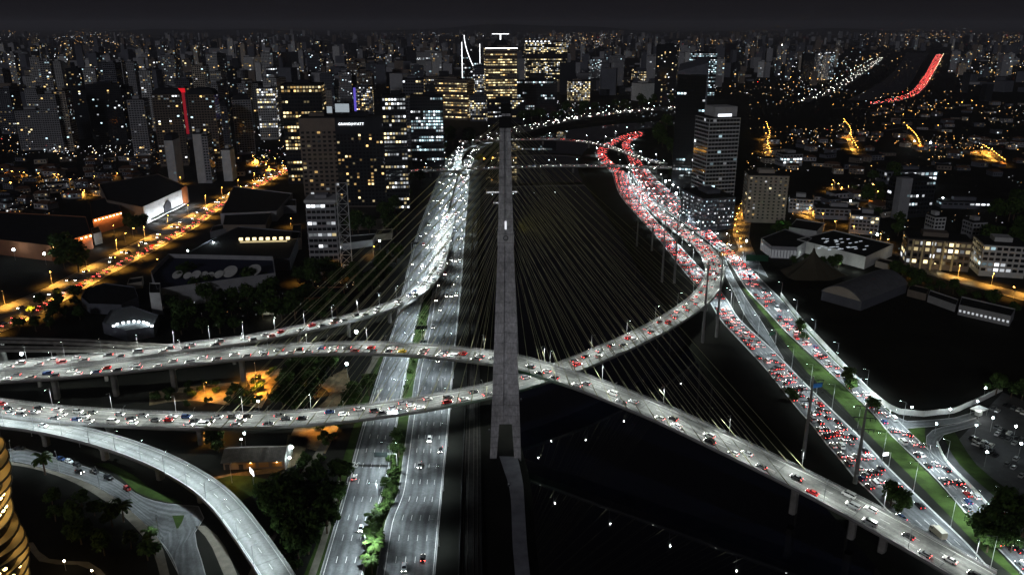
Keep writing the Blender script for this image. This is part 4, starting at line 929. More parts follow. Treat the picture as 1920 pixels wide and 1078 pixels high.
def tower(label, x0, x1, yt, yb, facade='grey', depth=None, rot=0.0, lit=.15, pal=('warm', 'white'), runs=False, fh=3.5, cw=3.2, bands=True, mull=False, name='tower', cat='building', group=None, roofbox=True, wfrac=.72, hfrac=.55, dark=True, h=None, W=None, X=None, Y=None, z0=3.0, roof=None, topband=0):
    if X is None: X, Y, hh, WW = place(x0, x1, yt, yb); h = h or hh; W = W or WW
    D = depth or min(max(W * .8, 12), 40)
    t = thing(name, label, cat, (X, Y + D / 2, 0), rot, group)
    mb = MB(); mb.box((0, 0, h / 2), (W / 2, D / 2, h / 2)); mb.build('wall', FACADE[facade], t)
    nf = max(1, int((h - z0 - topband) / fh)); dk, ld = MB(), {}
    faces = [(W, lambda u, z, o: (u, -D / 2 - o, z)), (D, lambda u, z, o: (W / 2 + o, u, z)), (D, lambda u, z, o: (-W / 2 - o, -u, z))]
    for w, fr in faces:
        winrow((dk, ld), fr, w - .8, h - z0 - topband - .6, z0, max(2, int(w / cw)), nf, .05, lit, pal, runs, wfrac, hfrac, dark)
    if dk.f: dk.build('dark_window', GLASS_DK, t, 'stuff')
    merge_lit(ld, 'lit_window', t)
    if bands:
        mb = MB(); f2 = (h - z0 - topband - .6) / nf
        for j in range(nf + 1):
            mb.box((0, 0, z0 + j * f2 + .05), (W / 2 + .28, D / 2 + .28, .3))
        mb.build('floor_band', FACADE[facade], t, 'stuff')
    if mull:
        mb = MB(); n = max(2, int(W / cw)); n2 = max(2, int(D / cw))
        for i in range(n + 1):
            mb.box((-W / 2 + .4 + (W - .8) * i / n, -D / 2 - .12, z0 + (h - z0) / 2), (.16, .12, (h - z0) / 2 - .1))
        for i in range(n2 + 1):
            for q in (-1, 1): mb.box((q * (W / 2 + .12), -D / 2 + .4 + (D - .8) * i / n2, z0 + (h - z0) / 2), (.12, .16, (h - z0) / 2 - .1))
        mb.build('mullion', FACADE[facade], t, 'stuff')
    if roofbox:
        mb = MB(); mb.box((0, 0, h + .5), (W / 2 - .35, D / 2 - .35, .5)); r = mb.build('roof', roof or ROOF_DK, t)
        mb = MB(); mb.box((W * rnd.uniform(-.1, .1), D * .05, h + 2.6), (W * .2, D * .22, 1.6)); mb.build('lift_house', FACADE[facade], r)
    return t, W, D, h
T = tower
WARM = ('warm', 'yellow', 'yellow', 'white'); COOL = ('white', 'cool', 'white'); MIX = ('warm', 'yellow', 'white', 'cool')
# --- right bank
t, W, D, h = T('tall black glass tower with slanted roofline beside the river jam', 1279, 1334, 140, 362, 'black', 34, -.25, .10, COOL, True, bands=False, dark=True, roofbox=False)
mb = MB(); mb.loft([[(-W / 2, -D / 2, h), (W / 2, -D / 2, h), (W / 2, D / 2, h), (-W / 2, D / 2, h)], [(-W / 2, -D / 2, h + 3), (W / 2, -D / 2, h + 12), (W / 2, D / 2, h + 18), (-W / 2, D / 2, h + 9)]]); mb.build('roof', FACADE['slate'], t)
mb = MB(); mb.box((W / 2 + .2, -D / 2 - .2, h / 2), (.9, .9, h / 2)); mb.build('corner_fin', FACADE['slate'], t)
t, W, D, h = T('pale grey tower with white balcony bands and a lit top floor room', 1322, 1385, 222, 402, 'pale', 30, .22, .04, COOL, False, 3.6, 3.5, True, hfrac=.62, wfrac=.92)
mb = MB(); mb.box((W * .08, 0, h + 5), (W * .36, D * .36, 5)); mb.build('crown', FACADE['pale'], t)
mb = MB(); mb.box((W * .05, -D * .36 - .1, h + 2.2), (W * .22, .12, 1.2)); mb.build('lit_window', WIN['white'][2], t)
t, W, D, h = T('stepped office podium with rows of small white lights below the pale banded tower', 1306, 1372, 372, 432, 'slate', 46, .22, .5, ('white', 'white', 'cool'), False, 3.4, 2.2, True, wfrac=.35, hfrac=.3)
T('beige apartment block with two blank wall strips beside the amber street', 1408, 1482, 330, 418, 'beige', 24, -.12, .12, WARM, False, 3.0, 4.5, True, wfrac=.4, hfrac=.4)
T('dark office block with pale stair tower by the lit garden wall', 1692, 1755, 340, 408, 'dark', 26, .15, .1, COOL, True, 3.6, 3)
T('pale stair tower standing against the dark office block', 1690, 1712, 335, 412, 'grey', 9, .15, .02, COOL, bands=False, dark=False, roofbox=False)
t, W, D, h = T('long glowing office hall with tall yellow columns', 1718, 1828, 452, 506, 'brown', 24, -.30, .75, ('yellow', 'yellow', 'white'), True, 4, 4, True)
mb = MB()
for i in range(5): mb.box((-W / 2 + W * (i + .5) / 6.2, -D / 2 - 1.2, h / 2), (.6, .6, h / 2))
mb.build('column', mat('yellow_column', (.6, .5, .3), .7), t, 'stuff')
for i in range(4):
    p = G(1728 + i * 27, 500 + i * 9); d = bpy.data.lights.new('wall_wash', 'POINT'); d.energy = 700; d.color = (1, .75, .35); d.shadow_soft_size = .3
    o = bpy.data.objects.new('wall_wash', d); COL.objects.link(o); o.location = (p.x, p.y - 5, 2.0)
T('white banded office with one lit penthouse row at the frame edge', 1858, 1935, 462, 520, 'pale', 26, -.25, .18, ('cool', 'white', 'yellow'), True, 3.8, 4, True)
T('small pale four storey block with white lit rows behind the beige apartments', 1487, 1530, 374, 400, 'pale', 18, -.3, .35, COOL, True, 3.4, 3)
T('grey block with warm window rows above the amber street', 1605, 1655, 405, 440, 'grey', 18, -.35, .45, WARM, True, 3.4, 3)
T('low block with a bright white shopfront strip', 1535, 1612, 392, 412, 'grey', 16, -.2, .3, ('white', 'white', 'cool'), True, 3.6, 4)
T('plain pale cube building, the farther of two behind the yellow hall', 1752, 1774, 408, 436, 'pale', 14, .1, .0, COOL, bands=False)
T('plain grey cube building, the nearer of two behind the yellow hall', 1823, 1852, 418, 448, 'grey', 14, .1, .0, COOL, bands=False)
T('two storey hall with white lit gable windows by the dark trees', 1660, 1760, 322, 345, 'slate', 24, .1, .3, COOL, True, 4, 5)
T('long low white lit school range beyond the garden wall', 1770, 1870, 380, 392, 'slate', 14, -.1, .5, COOL, True, 4, 5, False)
T('large blank white warehouse on the far bank bend', 1193, 1228, 157, 190, 'white', 40, .5, 0, COOL, bands=False, dark=False)
T('grey mid rise with lit white sign floor amid the low houses', 1465, 1505, 290, 312, 'grey', 20, .2, .4, COOL, True, 3.5, 4)
T('tall twin slab of the far east skyline with a lit stair column', 1235, 1275, 85, 195, 'dark', 30, -.3, .08, WARM, False, 3.4, 3.5)
T('dark tower with a grid of blue white windows on its upper floors', 1300, 1345, 100, 190, 'dark', 34, .1, .55, ('cool', 'cool', 'white'), True, 4.5, 4, False)
T('slim tower with stacked white windows on the far bank', 1540, 1567, 98, 150, 'slate', 26, .1, .35, COOL, False, 3.5, 4)
T('blocky grey apartment tower beyond the river bend', 1145, 1172, 105, 160, 'grey', 30, -.2, .03, COOL)
T('grey apartment tower next to the blocky one beyond the bend', 1108, 1135, 112, 158, 'grey', 30, .2, .2, COOL)
T('dark lit office block low behind the far bank', 1188, 1214, 130, 155, 'slate', 30, .1, .35, WARM, True)
# --- centre cluster
t, W, D, h = T('dark sail shaped tower outlined with white neon lines', 864, 902, 92, 205, 'dark', 34, .15, .1, COOL, True, 4, 4, False)
NEON = mat('neon_white', (.8, .8, .8), .4, emit=(.93, .96, 1), es=3.5)
mb = MB(); mb.box((-W / 2 - .4, -D / 2 - .4, h * .62 + 5), (.55, .55, h * .45)); mb.build('neon_line', NEON, t)
mb = MB(); K = 14; pr = None
for i in range(K + 1):
    a = i / K; p = (-W / 2 + 3 + W * .42 * (a ** 1.7 if a else 0) + 2, -D / 2 - .8, h * 1.22 - h * .50 * a)
    if pr: mb.tube(pr, p, .6, k=4)
    pr = p
mb.build('neon_line', NEON, t, 'stuff')
mb = MB(); mb.box((W * .38, -D / 2 - .6, h * .92), (.45, .45, h * .16)); mb.build('neon_line', NEON, t)
mb = MB(); mb.loft([[(-W / 2, -D / 2 + 1, h), (W * .1, -D / 2 + 1, h), (W * .1, D / 2, h), (-W / 2, D / 2, h)], [(-W / 2, -D / 2 + 1, h * 1.2), (-W * .4, -D / 2 + 1, h * 1.22), (-W * .4, D / 2, h * 1.22), (-W / 2, D / 2, h * 1.2)]]); mb.build('sail', FACADE['dark'], t)
t, W, D, h = T('golden lit office tower with a white crown line behind the mast', 908, 968, 90, 226, 'brown', 40, .1, .78, ('yellow', 'yellow', 'warm', 'yellow'), True, 4.6, 4.6, True, wfrac=.86, hfrac=.42)
mb = MB(); mb.box((0, -D / 2 - .5, h - 1), (W / 2 + .4, .3, .8)); mb.build('crown_light', NEON, t)
mb = MB(); mb.loft([[(-W * .3, -4, h), (W * .3, -4, h), (W * .3, 4, h), (-W * .3, 4, h)], [(-W * .06, -1, h + 20), (W * .06, -1, h + 20), (W * .06, 1, h + 20), (-W * .06, 1, h + 20)]]); mb.build('crown', FACADE['dark'], t)
mb = MB(); mb.box((0, -1.6, h + 16), (1, .3, 8)); mb.box((0, -1.8, h + 24.5), (16, .3, .5)); mb.build('crown_light', NEON, t, 'stuff')
T('broad dark office slab with golden windows on one half and white roof lights', 985, 1064, 80, 172, 'dark', 44, .05, .42, ('yellow', 'yellow', 'white'), True, 4.2, 4, False)
X_, Y_, h_, W_ = place(985, 1064, 80, 172); mb = MB()
for i in range(7): mb.box((X_ - W_ * .48 + i * W_ * .09, Y_ - 1, h_ + 2.5), (2.2, .5, 1.1))
tt = thing('roof_lights', 'row of white lamps along the roof edge of the broad dark slab', 'roof lights', (0, 0, 0)); mb.build('lamp', NEON, tt, 'stuff')
mb = MB(); mb.box((X_ - W_ * .2, Y_ - .2, h_ + 1.2), (W_ * .3, .3, .2)); mb.build('rail', DARKSTEEL, tt)
T('squat office with an even grid of yellow windows', 1066, 1107, 153, 192, 'brown', 30, .05, .8, ('yellow', 'yellow', 'white'), False, 4, 4, False)
T('wide warm lit office with folded front left of the mast', 818, 884, 150, 225, 'brown', 36, -.35, .6, ('yellow', 'warm', 'yellow'), True, 4.4, 4.2, True, wfrac=.86, hfrac=.42)
T('greyer white lit office stepping up behind the golden tower', 885, 914, 125, 205, 'slate', 34, .1, .55, ('white', 'yellow', 'white'), True, 4, 3.6)
T('low lit wing between the folded office and the golden tower', 880, 912, 180, 228, 'slate', 24, .1, .6, ('white', 'yellow'), True, 4, 3.4)
T('low warm roof terrace block behind the folded office', 792, 836, 145, 200, 'brown', 30, .1, .45, WARM, True, 4, 4)
T('slab beneath the golden tower with one bright white floor', 912, 985, 188, 232, 'dark', 24, .1, .25, ('yellow', 'white'), True, 4, 3.5)
T('dark office with a long white lit floor right of the golden tower', 968, 1045, 152, 215, 'dark', 26, .0, .2, COOL, True, 5, 4, False)
T('black tower with irregular white lit floors beside the highway', 712, 757, 182, 398, 'dark', 28, .12, .42, ('white', 'white', 'yellow'), True, 3.9, 2.8, True, hfrac=.5)
t, W, D, h = T('blue black glass tower with a curved base canopy and cool white rows', 766, 828, 182, 312, 'dark', 34, .08, .42, ('cool', 'white', 'cool'), True, 4, 3.2, True)
T('dark tower just behind the blue black glass one with warm top lights', 752, 792, 150, 300, 'slate', 30, .1, .22, WARM, True, 3.9, 3.4)
t, W, D, h = T('dark hotel slab carrying a white illuminated name along its top', 626, 715, 222, 398, 'dark', 30, .05, .10, ('warm', 'yellow', 'warm'), False, 3.3, 3.4, True, wfrac=.6, topband=14, z0=6)
fc = bpy.data.curves.new('sign_letters', 'FONT'); fc.body = 'GRAND|HYATT'; fc.size = 3.2; fc.extrude = .25; fc.align_x = 'CENTER'; fc.align_y = 'CENTER'; fc.resolution_u = 2; fc.space_character = 1.12
fo = bpy.data.objects.new('sign_letters', fc); COL.objects.link(fo)
dg = bpy.context.evaluated_depsgraph_get(); sm = bpy.data.meshes.new_from_object(fo.evaluated_get(dg)); bpy.data.objects.remove(fo)
sm.materials.clear(); sm.materials.append(mat('sign_white', (.8, .8, .8), .4, emit=(.93, .97, 1), es=2.6))
so = link('sign_letters', sm, t, 'stuff', (-W * .16, -D / 2 - .55, h - 5.5)); so.rotation_euler = (math.pi / 2, 0, 0)
T('brown grey block of punched square windows left of the hotel slab', 557, 628, 222, 372, 'brown', 30, .1, .10, ('warm', 'yellow', 'white'), False, 4.4, 5.2, False, wfrac=.58, hfrac=.5, topband=12)
T('tall dark office with yellow lit upper floors behind the punched block', 523, 598, 160, 345, 'dark', 36, .1, .45, ('yellow', 'yellow', 'warm'), True, 4, 3.4, True)
T('white lit office with bright grid beside the billboard plaza', 478, 512, 166, 262, 'pale', 28, .15, .6, ('white', 'white', 'yellow'), True, 3.8, 3.4)
T('narrow tower with a lit column of white windows', 497, 514, 128, 220, 'slate', 24, .1, .65, COOL, True, 3.8, 4)
T('grey vertical ribbed apartment tower behind the billboards', 633, 656, 136, 205, 'grey', 24, .15, .05, COOL)
t, W, D, h = T('tower with one edge lit violet and pale lit windows', 664, 696, 163, 228, 'slate', 26, .12, .5, ('yellow', 'white', 'warm'), False, 3.6, 3.4)
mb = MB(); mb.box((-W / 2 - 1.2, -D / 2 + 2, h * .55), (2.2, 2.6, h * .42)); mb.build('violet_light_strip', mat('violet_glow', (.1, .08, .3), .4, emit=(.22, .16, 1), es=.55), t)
T('grey slab with two lit floors in the middle skyline', 780, 826, 98, 150, 'pale', 30, .2, .1, COOL, True)
T('dark ribbed apartment slab left of the billboards', 598, 622, 140, 205, 'slate', 26, .1, .05, COOL)
T('dark ribbed apartment slab farther left of the billboards', 574, 596, 100, 190, 'slate', 28, .1, .05, COOL)
for i, (x0, x1, y0, y1) in enumerate([(602, 622, 200, 219), (628, 654, 195, 219)]):
    X, Y, h, W = place(x0, x1, y0, 232)
    t = thing('billboard', ['smaller glowing white video billboard above the hotel', 'larger glowing white video billboard above the hotel'][i], 'billboard', (X, Y, 0))
    mb = MB(); mb.box((0, 0, h - W * .3), (W / 2, .5, W * .3)); mb.build('screen', mat('video_screen', (.1, .1, .1), .4, noise=.0, emit=(.75, .86, .95), es=.45), t)
    mb = MB(); mb.box((0, .3, h * .5 - W * .3), (1.2, .6, h * .5 - W * .3)); mb.build('post', DARKSTEEL, t)
# --- foreground tower with the external lattice
t, W, D, h = T('grey office tower with pale roof frame and an external steel lattice', 571, 626, 380, 516, 'grey', 20, .06, .2, ('white', 'white', 'yellow'), True, 4.0, 3.2, True, wfrac=.85, hfrac=.5)
mb = MB(); mb.box((0, 0, h + 1.0), (W / 2 + .8, D / 2 + .8, 1.0)); mb.build('roof_frame', FACADE['pale'], t)
mb = MB(); x0 = W / 2 + 1.5; x1 = W / 2 + 9.5; y = -D / 2
for x in (x0, x1): mb.tube((x, y, 0), (x, y, h + 14), .35, k=5)
for j in range(9):
    za, zb = (h + 14) * j / 9, (h + 14) * (j + 1) / 9
    mb.tube((x0, y, zb), (x1, y, zb), .22, k=4); mb.tube((x0, y, za), (x1, y, zb), .18, k=4); mb.tube((x1, y, za), (x0, y, zb), .18, k=4)
mb.build('lattice', FACADE['pale'], t, 'stuff')
# --- left cluster of residential towers
LEFT = [(25, 75, 208, 282, 'grey', .04, 'broad grey apartment block low in the left cluster'), (68, 98, 178, 286, 'grey', .05, 'paler slim tower beside the broad grey block'), (98, 118, 172, 284, 'beige', .05, 'beige slim tower of the left cluster'), (158, 218, 160, 272, 'dark', .05, 'wide dark tower with fine horizontal lines'), (216, 238, 165, 268, 'slate', .04, 'slate tower with pale edge next to the wide dark one'), (236, 266, 188, 292, 'grey', .07, 'grey tower with capped roof'), (280, 330, 178, 312, 'brown', .14, 'domed brown tower with warm lit floors'), (350, 398, 178, 322, 'brown', .12, 'second domed brown tower nearer the red lit one'), (345, 395, 138, 215, 'slate', .12, 'big curved glass tower with tiny lit squares'), (410, 460, 152, 220, 'dark', .06, 'dark round topped tower with blue floors'), (430, 464, 188, 290, 'grey', .06, 'plain grey tower right of the domed pair'), (306, 322, 264, 342, 'pale', .02, 'thin pale pillar block in front of the domed tower'), (356, 372, 252, 344, 'pale', .02, 'tallest thin pale pillar block by the plaza'), (374, 385, 256, 344, 'grey', .02, 'thin grey pillar block beside the tallest one'), (412, 428, 282, 340, 'pale', .02, 'shortest thin pale pillar block'), (45, 80, 132, 190, 'beige', .06, 'beige tower group farther back on the left'), (20, 48, 98, 140, 'grey', .05, 'far grey tower pair at the left'), (110, 155, 170, 262, 'dark', .05, 'dark flat tower behind the beige slim one'), (325, 352, 150, 240, 'slate', .08, 'slate tower behind the red lit one'), (400, 420, 200, 300, 'slate', .05, 'slate slab right of the second domed tower')]
for x0, x1, yt, yb, fc_, lt, lab in LEFT:
    t, W, D, h = T(lab, x0, x1, yt, yb, fc_, 24, rnd.uniform(.05, .35), lt, MIX, False, 3.1, 3.2, fc_ not in ('pale',), dark=fc_ != 'pale')
    if 'domed' in lab:
        mb = MB(); mb.loft([[(-W / 2, -D / 2, h + .9), (W / 2, -D / 2, h + .9), (W / 2, D / 2, h + .9), (-W / 2, D / 2, h + .9)], [(-W * .4, -D * .4, h + 6), (W * .4, -D * .4, h + 6), (W * .4, D * .4, h + 6), (-W * .4, D * .4, h + 6)], [(-W * .2, -D * .2, h + 8), (W * .2, -D * .2, h + 8), (W * .2, D * .2, h + 8), (-W * .2, D * .2, h + 8)]]); mb.build('dome', FACADE['dark'], t)
t, W, D, h = T('slim tower lit red from top to bottom', 330, 346, 166, 262, 'slate', 18, .1, .02, MIX, bands=False)
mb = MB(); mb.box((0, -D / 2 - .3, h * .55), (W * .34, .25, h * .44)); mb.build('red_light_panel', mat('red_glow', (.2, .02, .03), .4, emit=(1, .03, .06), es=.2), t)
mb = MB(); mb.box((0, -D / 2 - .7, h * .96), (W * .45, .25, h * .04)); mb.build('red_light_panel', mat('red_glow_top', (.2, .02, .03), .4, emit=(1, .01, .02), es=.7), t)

# ------------------------------------------------------------------ low buildings drawn from their ground outline
def slab(label, pts, h, facade='grey', roof=ROOF_DK, name='building', parapet=.9, cat='building'):
    P = [G(x, y) for x, y in pts]; c = sum(P, Vector()) / len(P); Q = [p - c for p in P]
    A = sum(Q[i].x * Q[(i + 1) % len(Q)].y - Q[(i + 1) % len(Q)].x * Q[i].y for i in range(len(Q)))
    if A < 0: Q.reverse()
    t = thing(name, label, cat, (c.x, c.y, 0))
    mb = MB(); mb.prism(Q, 0, h); mb.build('wall', FACADE[facade], t)
    mb = MB(); mb.prism([q * .985 for q in Q], h - .3, h + .12); r = mb.build('roof', roof, t)
    mb = MB(); n = len(Q)
    for i in range(n):
        a, b = Q[i], Q[(i + 1) % n]; d = (b - a).normalized(); nn = Vector((-d.y, d.x, 0)) * .2
        mb.loft([[(a.x, a.y, h + .02), (a.x, a.y, h + parapet), tuple(a + nn + Vector((0, 0, h + parapet))), tuple(a + nn + Vector((0, 0, h + .02)))], [(b.x, b.y, h + .02), (b.x, b.y, h + parapet), tuple(b + nn + Vector((0, 0, h + parapet))), tuple(b + nn + Vector((0, 0, h + .02)))]])
    mb.build('parapet', FACADE[facade], t, 'stuff')
    return t, Q, c
def point(p, e, c=(1, .95, .85), r=.3, name='wall_wash'):
    d = bpy.data.lights.new(name, 'POINT'); d.energy = e; d.color = c; d.shadow_soft_size = r
    o = bpy.data.objects.new(name, d); COL.objects.link(o); o.location = p; return o
def strip_windows(t, Q, edge, h0, h1, n, key, fill=.7, out=.06):
    a, b = Q[edge], Q[(edge + 1) % len(Q)]; d = (b - a); nn = Vector((d.y, -d.x, 0)).normalized() * out; mb = MB()
    for i in range(n):
        s0, s1 = (i + .5 - fill / 2) / n, (i + .5 + fill / 2) / n
        p, q = a + d * s0 + nn, a + d * s1 + nn
        mb.quad((p.x, p.y, h0), (q.x, q.y, h0), (q.x, q.y, h1), (p.x, p.y, h1))
    mb.build('lit_window', WIN[key[0]][key[1]], t, 'stuff')
# shopping mall with the white floodlit front
t, Q, c = slab('dark roofed shopping mall with a floodlit white front and orange end wall', [(272, 420), (340, 386), (355, 378), (300, 352), (190, 372), (205, 405)], 15, 'brown')
A, B = G(272, 421), G(342, 386.5); d = (B - A); nn = Vector((d.y, -d.x, 0)).normalized(); nn = nn if nn.y < 0 else -nn
def on(s, z, o): p = A + d * s + nn * o - c; return (p.x, p.y, z)
mb = MB(); mb.loft([[on(0, .2, .3), on(1, .2, .3), on(1, .2, 1.2), on(0, .2, 1.2)], [on(0, 17, .3), on(1, 17, .3), on(1, 17, 1.2), on(0, 17, 1.2)]]); mb.build('white_front', WHITEWALL, t)
mb = MB(); mb.loft([[on(1.01, .2, .2), on(1.2, .2, -1.5), on(1.2, .2, -.5), on(1.01, .2, 1.3)], [on(1.01, 18, .2), on(1.2, 18, -1.5), on(1.2, 18, -.5), on(1.01, 18, 1.3)]]); mb.build('orange_end', mat('orange_panel', (.55, .17, .05), .7), t)
mb = MB(); mb.loft([[on(.47, .3, 1.3), on(.66, .3, 1.3), on(.66, .3, 1.8), on(.47, .3, 1.8)], [on(.47, 9, 1.3), on(.66, 9, 1.3), on(.66, 9, 1.8), on(.47, 9, 1.8)], [on(.55, 13, 1.3), on(.6, 13, 1.3), on(.6, 13, 1.8), on(.55, 13, 1.8)]]); mb.build('arched_portal', FACADE['dark'], t)
for s in (.08, .3, .5, .72, .92, 1.1): p = A + d * s + nn * 8; point((p.x, p.y, 3.0), 6000 if s < 1 else 3500, (.88, .93, 1), .5)
mb = MB(); mb.loft([[on(.1, 2.6, 2.0), on(1.0, 2.6, 2.0), on(1.0, 2.6, 5), on(.1, 2.6, 5)], [on(.1, 3.1, 2.0), on(1.0, 3.1, 2.0), on(1.0, 3.1, 5), on(.1, 3.1, 5)]]); mb.build('canopy', FACADE['white'], t)
def brown_box(label, pts, h, edge_a, edge_b, n, pw, power):
    t, Q, c = slab(label, pts, h, 'terracotta')
    A, B = G(*edge_a), G(*edge_b); d = B - A; nn = Vector((d.y, -d.x, 0)).normalized(); nn = nn if nn.y < 0 else -nn
    for i in range(n):
        p = A + d * ((i + .5) / n) + nn * 1.1; mb = MB(); q = p - c; mb.box((q.x, q.y, h - .6), (.45, .45, .4)); o = mb.build('wall_lamp', mat('amber_lamp', (.8, .8, .8), .4, emit=(1, .62, .25), es=18), t)
        point((p.x + nn.x, p.y + nn.y, h - 1.4), power * 1.8, (1, .45, .12), .4)
brown_box('terracotta box hall with a row of amber lamps, beside the mall', [(178, 440), (232, 424), (222, 392), (172, 402)], 13, (178, 440), (232, 424), 8, 1, 420)
brown_box('long terracotta warehouse with amber lamps along its top, nearest the avenue', [(99, 490), (176, 466), (165, 432), (-40, 420), (-60, 470)], 12, (99, 490), (176, 466), 9, 1, 420)
t, Q, c = slab('white lit kiosk block at the end of the terracotta warehouse', [(178, 460), (193, 456), (188, 445), (174, 449)], 9, 'white'); p = G(186, 466); point((p.x, p.y, 4), 1800, (.9, .95, 1))
slab('dark flat roofed hall behind the sodium avenue', [(415, 420), (520, 415), (550, 380), (440, 366)], 9, 'grey')
slab('second grey hall with blank wall below the dark tower', [(420, 440), (500, 440), (510, 415), (425, 412)], 8, 'brown')
t, Q, c = slab('broad dark hall with a bright yellow lit terrace along its back', [(335, 508), (545, 508), (565, 455), (450, 445), (400, 470)], 9, 'slate')
mb = MB(); a, b = G(452, 452, 10), G(540, 450, 10)
for i in range(8): p = a.lerp(b, i / 7) - c; mb.box((p.x, p.y, 11.5), (1.3, 1.0, 1.0))
mb.build('terrace_lamp', WIN['yellow'][2], t, 'stuff')
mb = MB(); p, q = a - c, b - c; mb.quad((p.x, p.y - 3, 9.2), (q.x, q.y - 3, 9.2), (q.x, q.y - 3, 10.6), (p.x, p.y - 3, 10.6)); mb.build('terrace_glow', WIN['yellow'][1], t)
t, Q, c = slab('dark blue studio hall with round white discs on its sunken roof', [(288, 545), (300, 580), (520, 548), (515, 515), (320, 510)], 11, 'grey', mat('blue_roof', (.03, .035, .07), .9), parapet=3.2)
for i, (x, y, r) in enumerate([(333, 518, 4.5), (352, 519, 3.6), (368, 518, 4.5), (383, 517, 3.5), (395, 518, 3.4), (411, 517, 4.2), (432, 514, 6.6), (476, 512, 6.8)]):
    p = G(x, y, 12) - c; mb = MB(); mb.loft([[(p.x + math.cos(a * math.pi / 9) * r * .8, p.y - 1 + math.sin(a * math.pi / 9) * r * .4, 11.3 + math.sin(a * math.pi / 9) * r * .2), ] for a in range(1)]) if False else None
    ring0 = [(p.x + math.cos(a * math.pi / 9) * r * .75, p.y + math.sin(a * math.pi / 9) * r * .9, 11.5 + (1 + math.sin(a * math.pi / 9)) * r * .35) for a in range(18)]
    mb.loft([ring0, [(x_, y_ - .1, z_ + .35) for x_, y_, z_ in ring0]]); mb.build('disc', FACADE['white'], t)
t, Q, c = slab('pale wall slab standing at the corner of the studio hall', [(286, 590), (306, 590), (306, 570), (286, 570)], 14, 'pale')
slab('round dark roofed pavilion among the trees', [(155, 575), (170, 588), (230, 590), (262, 575), (255, 555), (200, 548), (165, 558)], 6, 'slate')
t, Q, c = slab('lens shaped hall with a row of white lights on its roof', [(195, 625), (240, 640), (290, 632), (300, 610), (250, 592), (210, 600)], 6, 'slate', mat('membrane_roof', (.30, .33, .34), .8))
mb = MB()
for x, y in [(213, 611), (220, 607.5), (231, 605), (241, 603.5), (251, 602.5), (260, 603), (269, 604), (275, 606), (278, 608), (285, 611)]: p = G(x, y, 7.3) - c; mb.box((p.x, p.y, 7.3), (.55, .5, .4)); point(tuple(p + c + Vector((0, -1, 1.2))), 60, (.8, .95, 1), .3)
mb.build('roof_lamp', mat('roof_lamp_glow', (.8, .8, .8), .4, emit=(.85, .95, 1), es=8), t, 'stuff')
t, Q, c = slab('small white lit pavilion in the dark wood', [(490, 590), (526, 590), (526, 572), (492, 572)], 6, 'white'); p = G(508, 598); point((p.x, p.y, 3), 900, (1, .95, .7))
t, Q, c = slab('brick red low hall with white strip lights among the trees', [(560, 574), (648, 572), (645, 552), (565, 555)], 5, 'terracotta'); strip_windows(t, Q, 0, 1, 2.4, 14, ('white', 1))
slab('grey blank hall beside the highway trees', [(650, 432), (720, 430), (720, 405), (650, 405)], 9, 'brown')
# right side halls
t, Q, c = slab('big black flat roofed hall with glinting skylights', [(1492, 470), (1620, 505), (1672, 480), (1560, 452)], 9, 'white')
mb = MB()
for i in range(34): p = G(rnd.uniform(1535, 1625), rnd.uniform(446, 470), 9) - c; mb.box((p.x, p.y, 9.4), (1.5, .35, .2), 0, .4)
mb.build('skylight', mat('skylight_glow', (.4, .4, .4), .2, emit=(.8, .9, 1), es=.45), t, 'stuff')
for x, y in ((1510, 484), (1540, 494), (1575, 503), (1605, 510)): p = G(x, y); point((p.x, p.y, 3), 700, (.9, 1, .92))
t, Q, c = slab('glass fronted showroom with a curved grey roof beside the express lanes', [(1425, 468), (1445, 484), (1492, 486), (1520, 468), (1470, 450)], 9, 'grey'); strip_windows(t, Q, 0, .5, 7, 6, ('white', 0)); strip_windows(t, Q, 1, .5, 7, 8, ('white', 0))
slab('low dark hall with a pale roof edge above the showroom', [(1478, 440), (1530, 448), (1545, 432), (1492, 424)], 6, 'pale')
t, Q, c = slab('long grey shed with six tiny white windows by the amber lane', [(1795, 590), (1892, 612), (1900, 598), (1800, 574)], 6, 'grey'); strip_windows(t, Q, 0, 2.2, 3.6, 12, ('white', 1), .5)
slab('grey compound wall building left of the long shed', [(1738, 566), (1790, 585), (1795, 574), (1742, 556)], 4, 'grey')
# arched hangar
A, B, C2 = G(1537, 563), G(1612, 584), G(1700, 549); ax = C2 - B; c = (A + C2) / 2
t = thing('hangar', 'grey barrel roofed hangar standing in the dark field', 'hangar', (c.x, c.y, 0))
arc = []
for i in range(13):
    a = i / 12; p = A.lerp(B, a) - c; arc.append(Vector((p.x, p.y, 6.5 + 6.5 * math.sin(math.pi * a) ** .8)))
mb = MB(); mb.loft([arc, [p + ax for p in arc]], cap=False, close=False); mb.loft([[p + Vector((0, 0, .5)) for p in arc], [p + ax + Vector((0, 0, .5)) for p in arc]], cap=False, close=False); mb.loft([arc, [p + Vector((0, 0, .5)) for p in arc]], close=False)
mb.build('roof', mat('hangar_roof', (.14, .145, .16), .7, .3, noise=.2, scale=.3), t)
mb = MB(); ins = ax.normalized() * 1.2; mb.poly([Vector((A.x - c.x, A.y - c.y, 6.5)) + ins] + [p + ins for p in arc[1:-1]] + [Vector((B.x - c.x, B.y - c.y, 6.5)) + ins]); mb.build('gable', FACADE['beige'], t)
mb = MB(); mb.prism([A - c + ins * 1.1, B - c + ins * 1.1 - (B - A).normalized() * .3, C2 - c - (B - A).normalized() * .5, A + ax - c], 0, 6.4); mb.build('wall', FACADE['slate'], t)
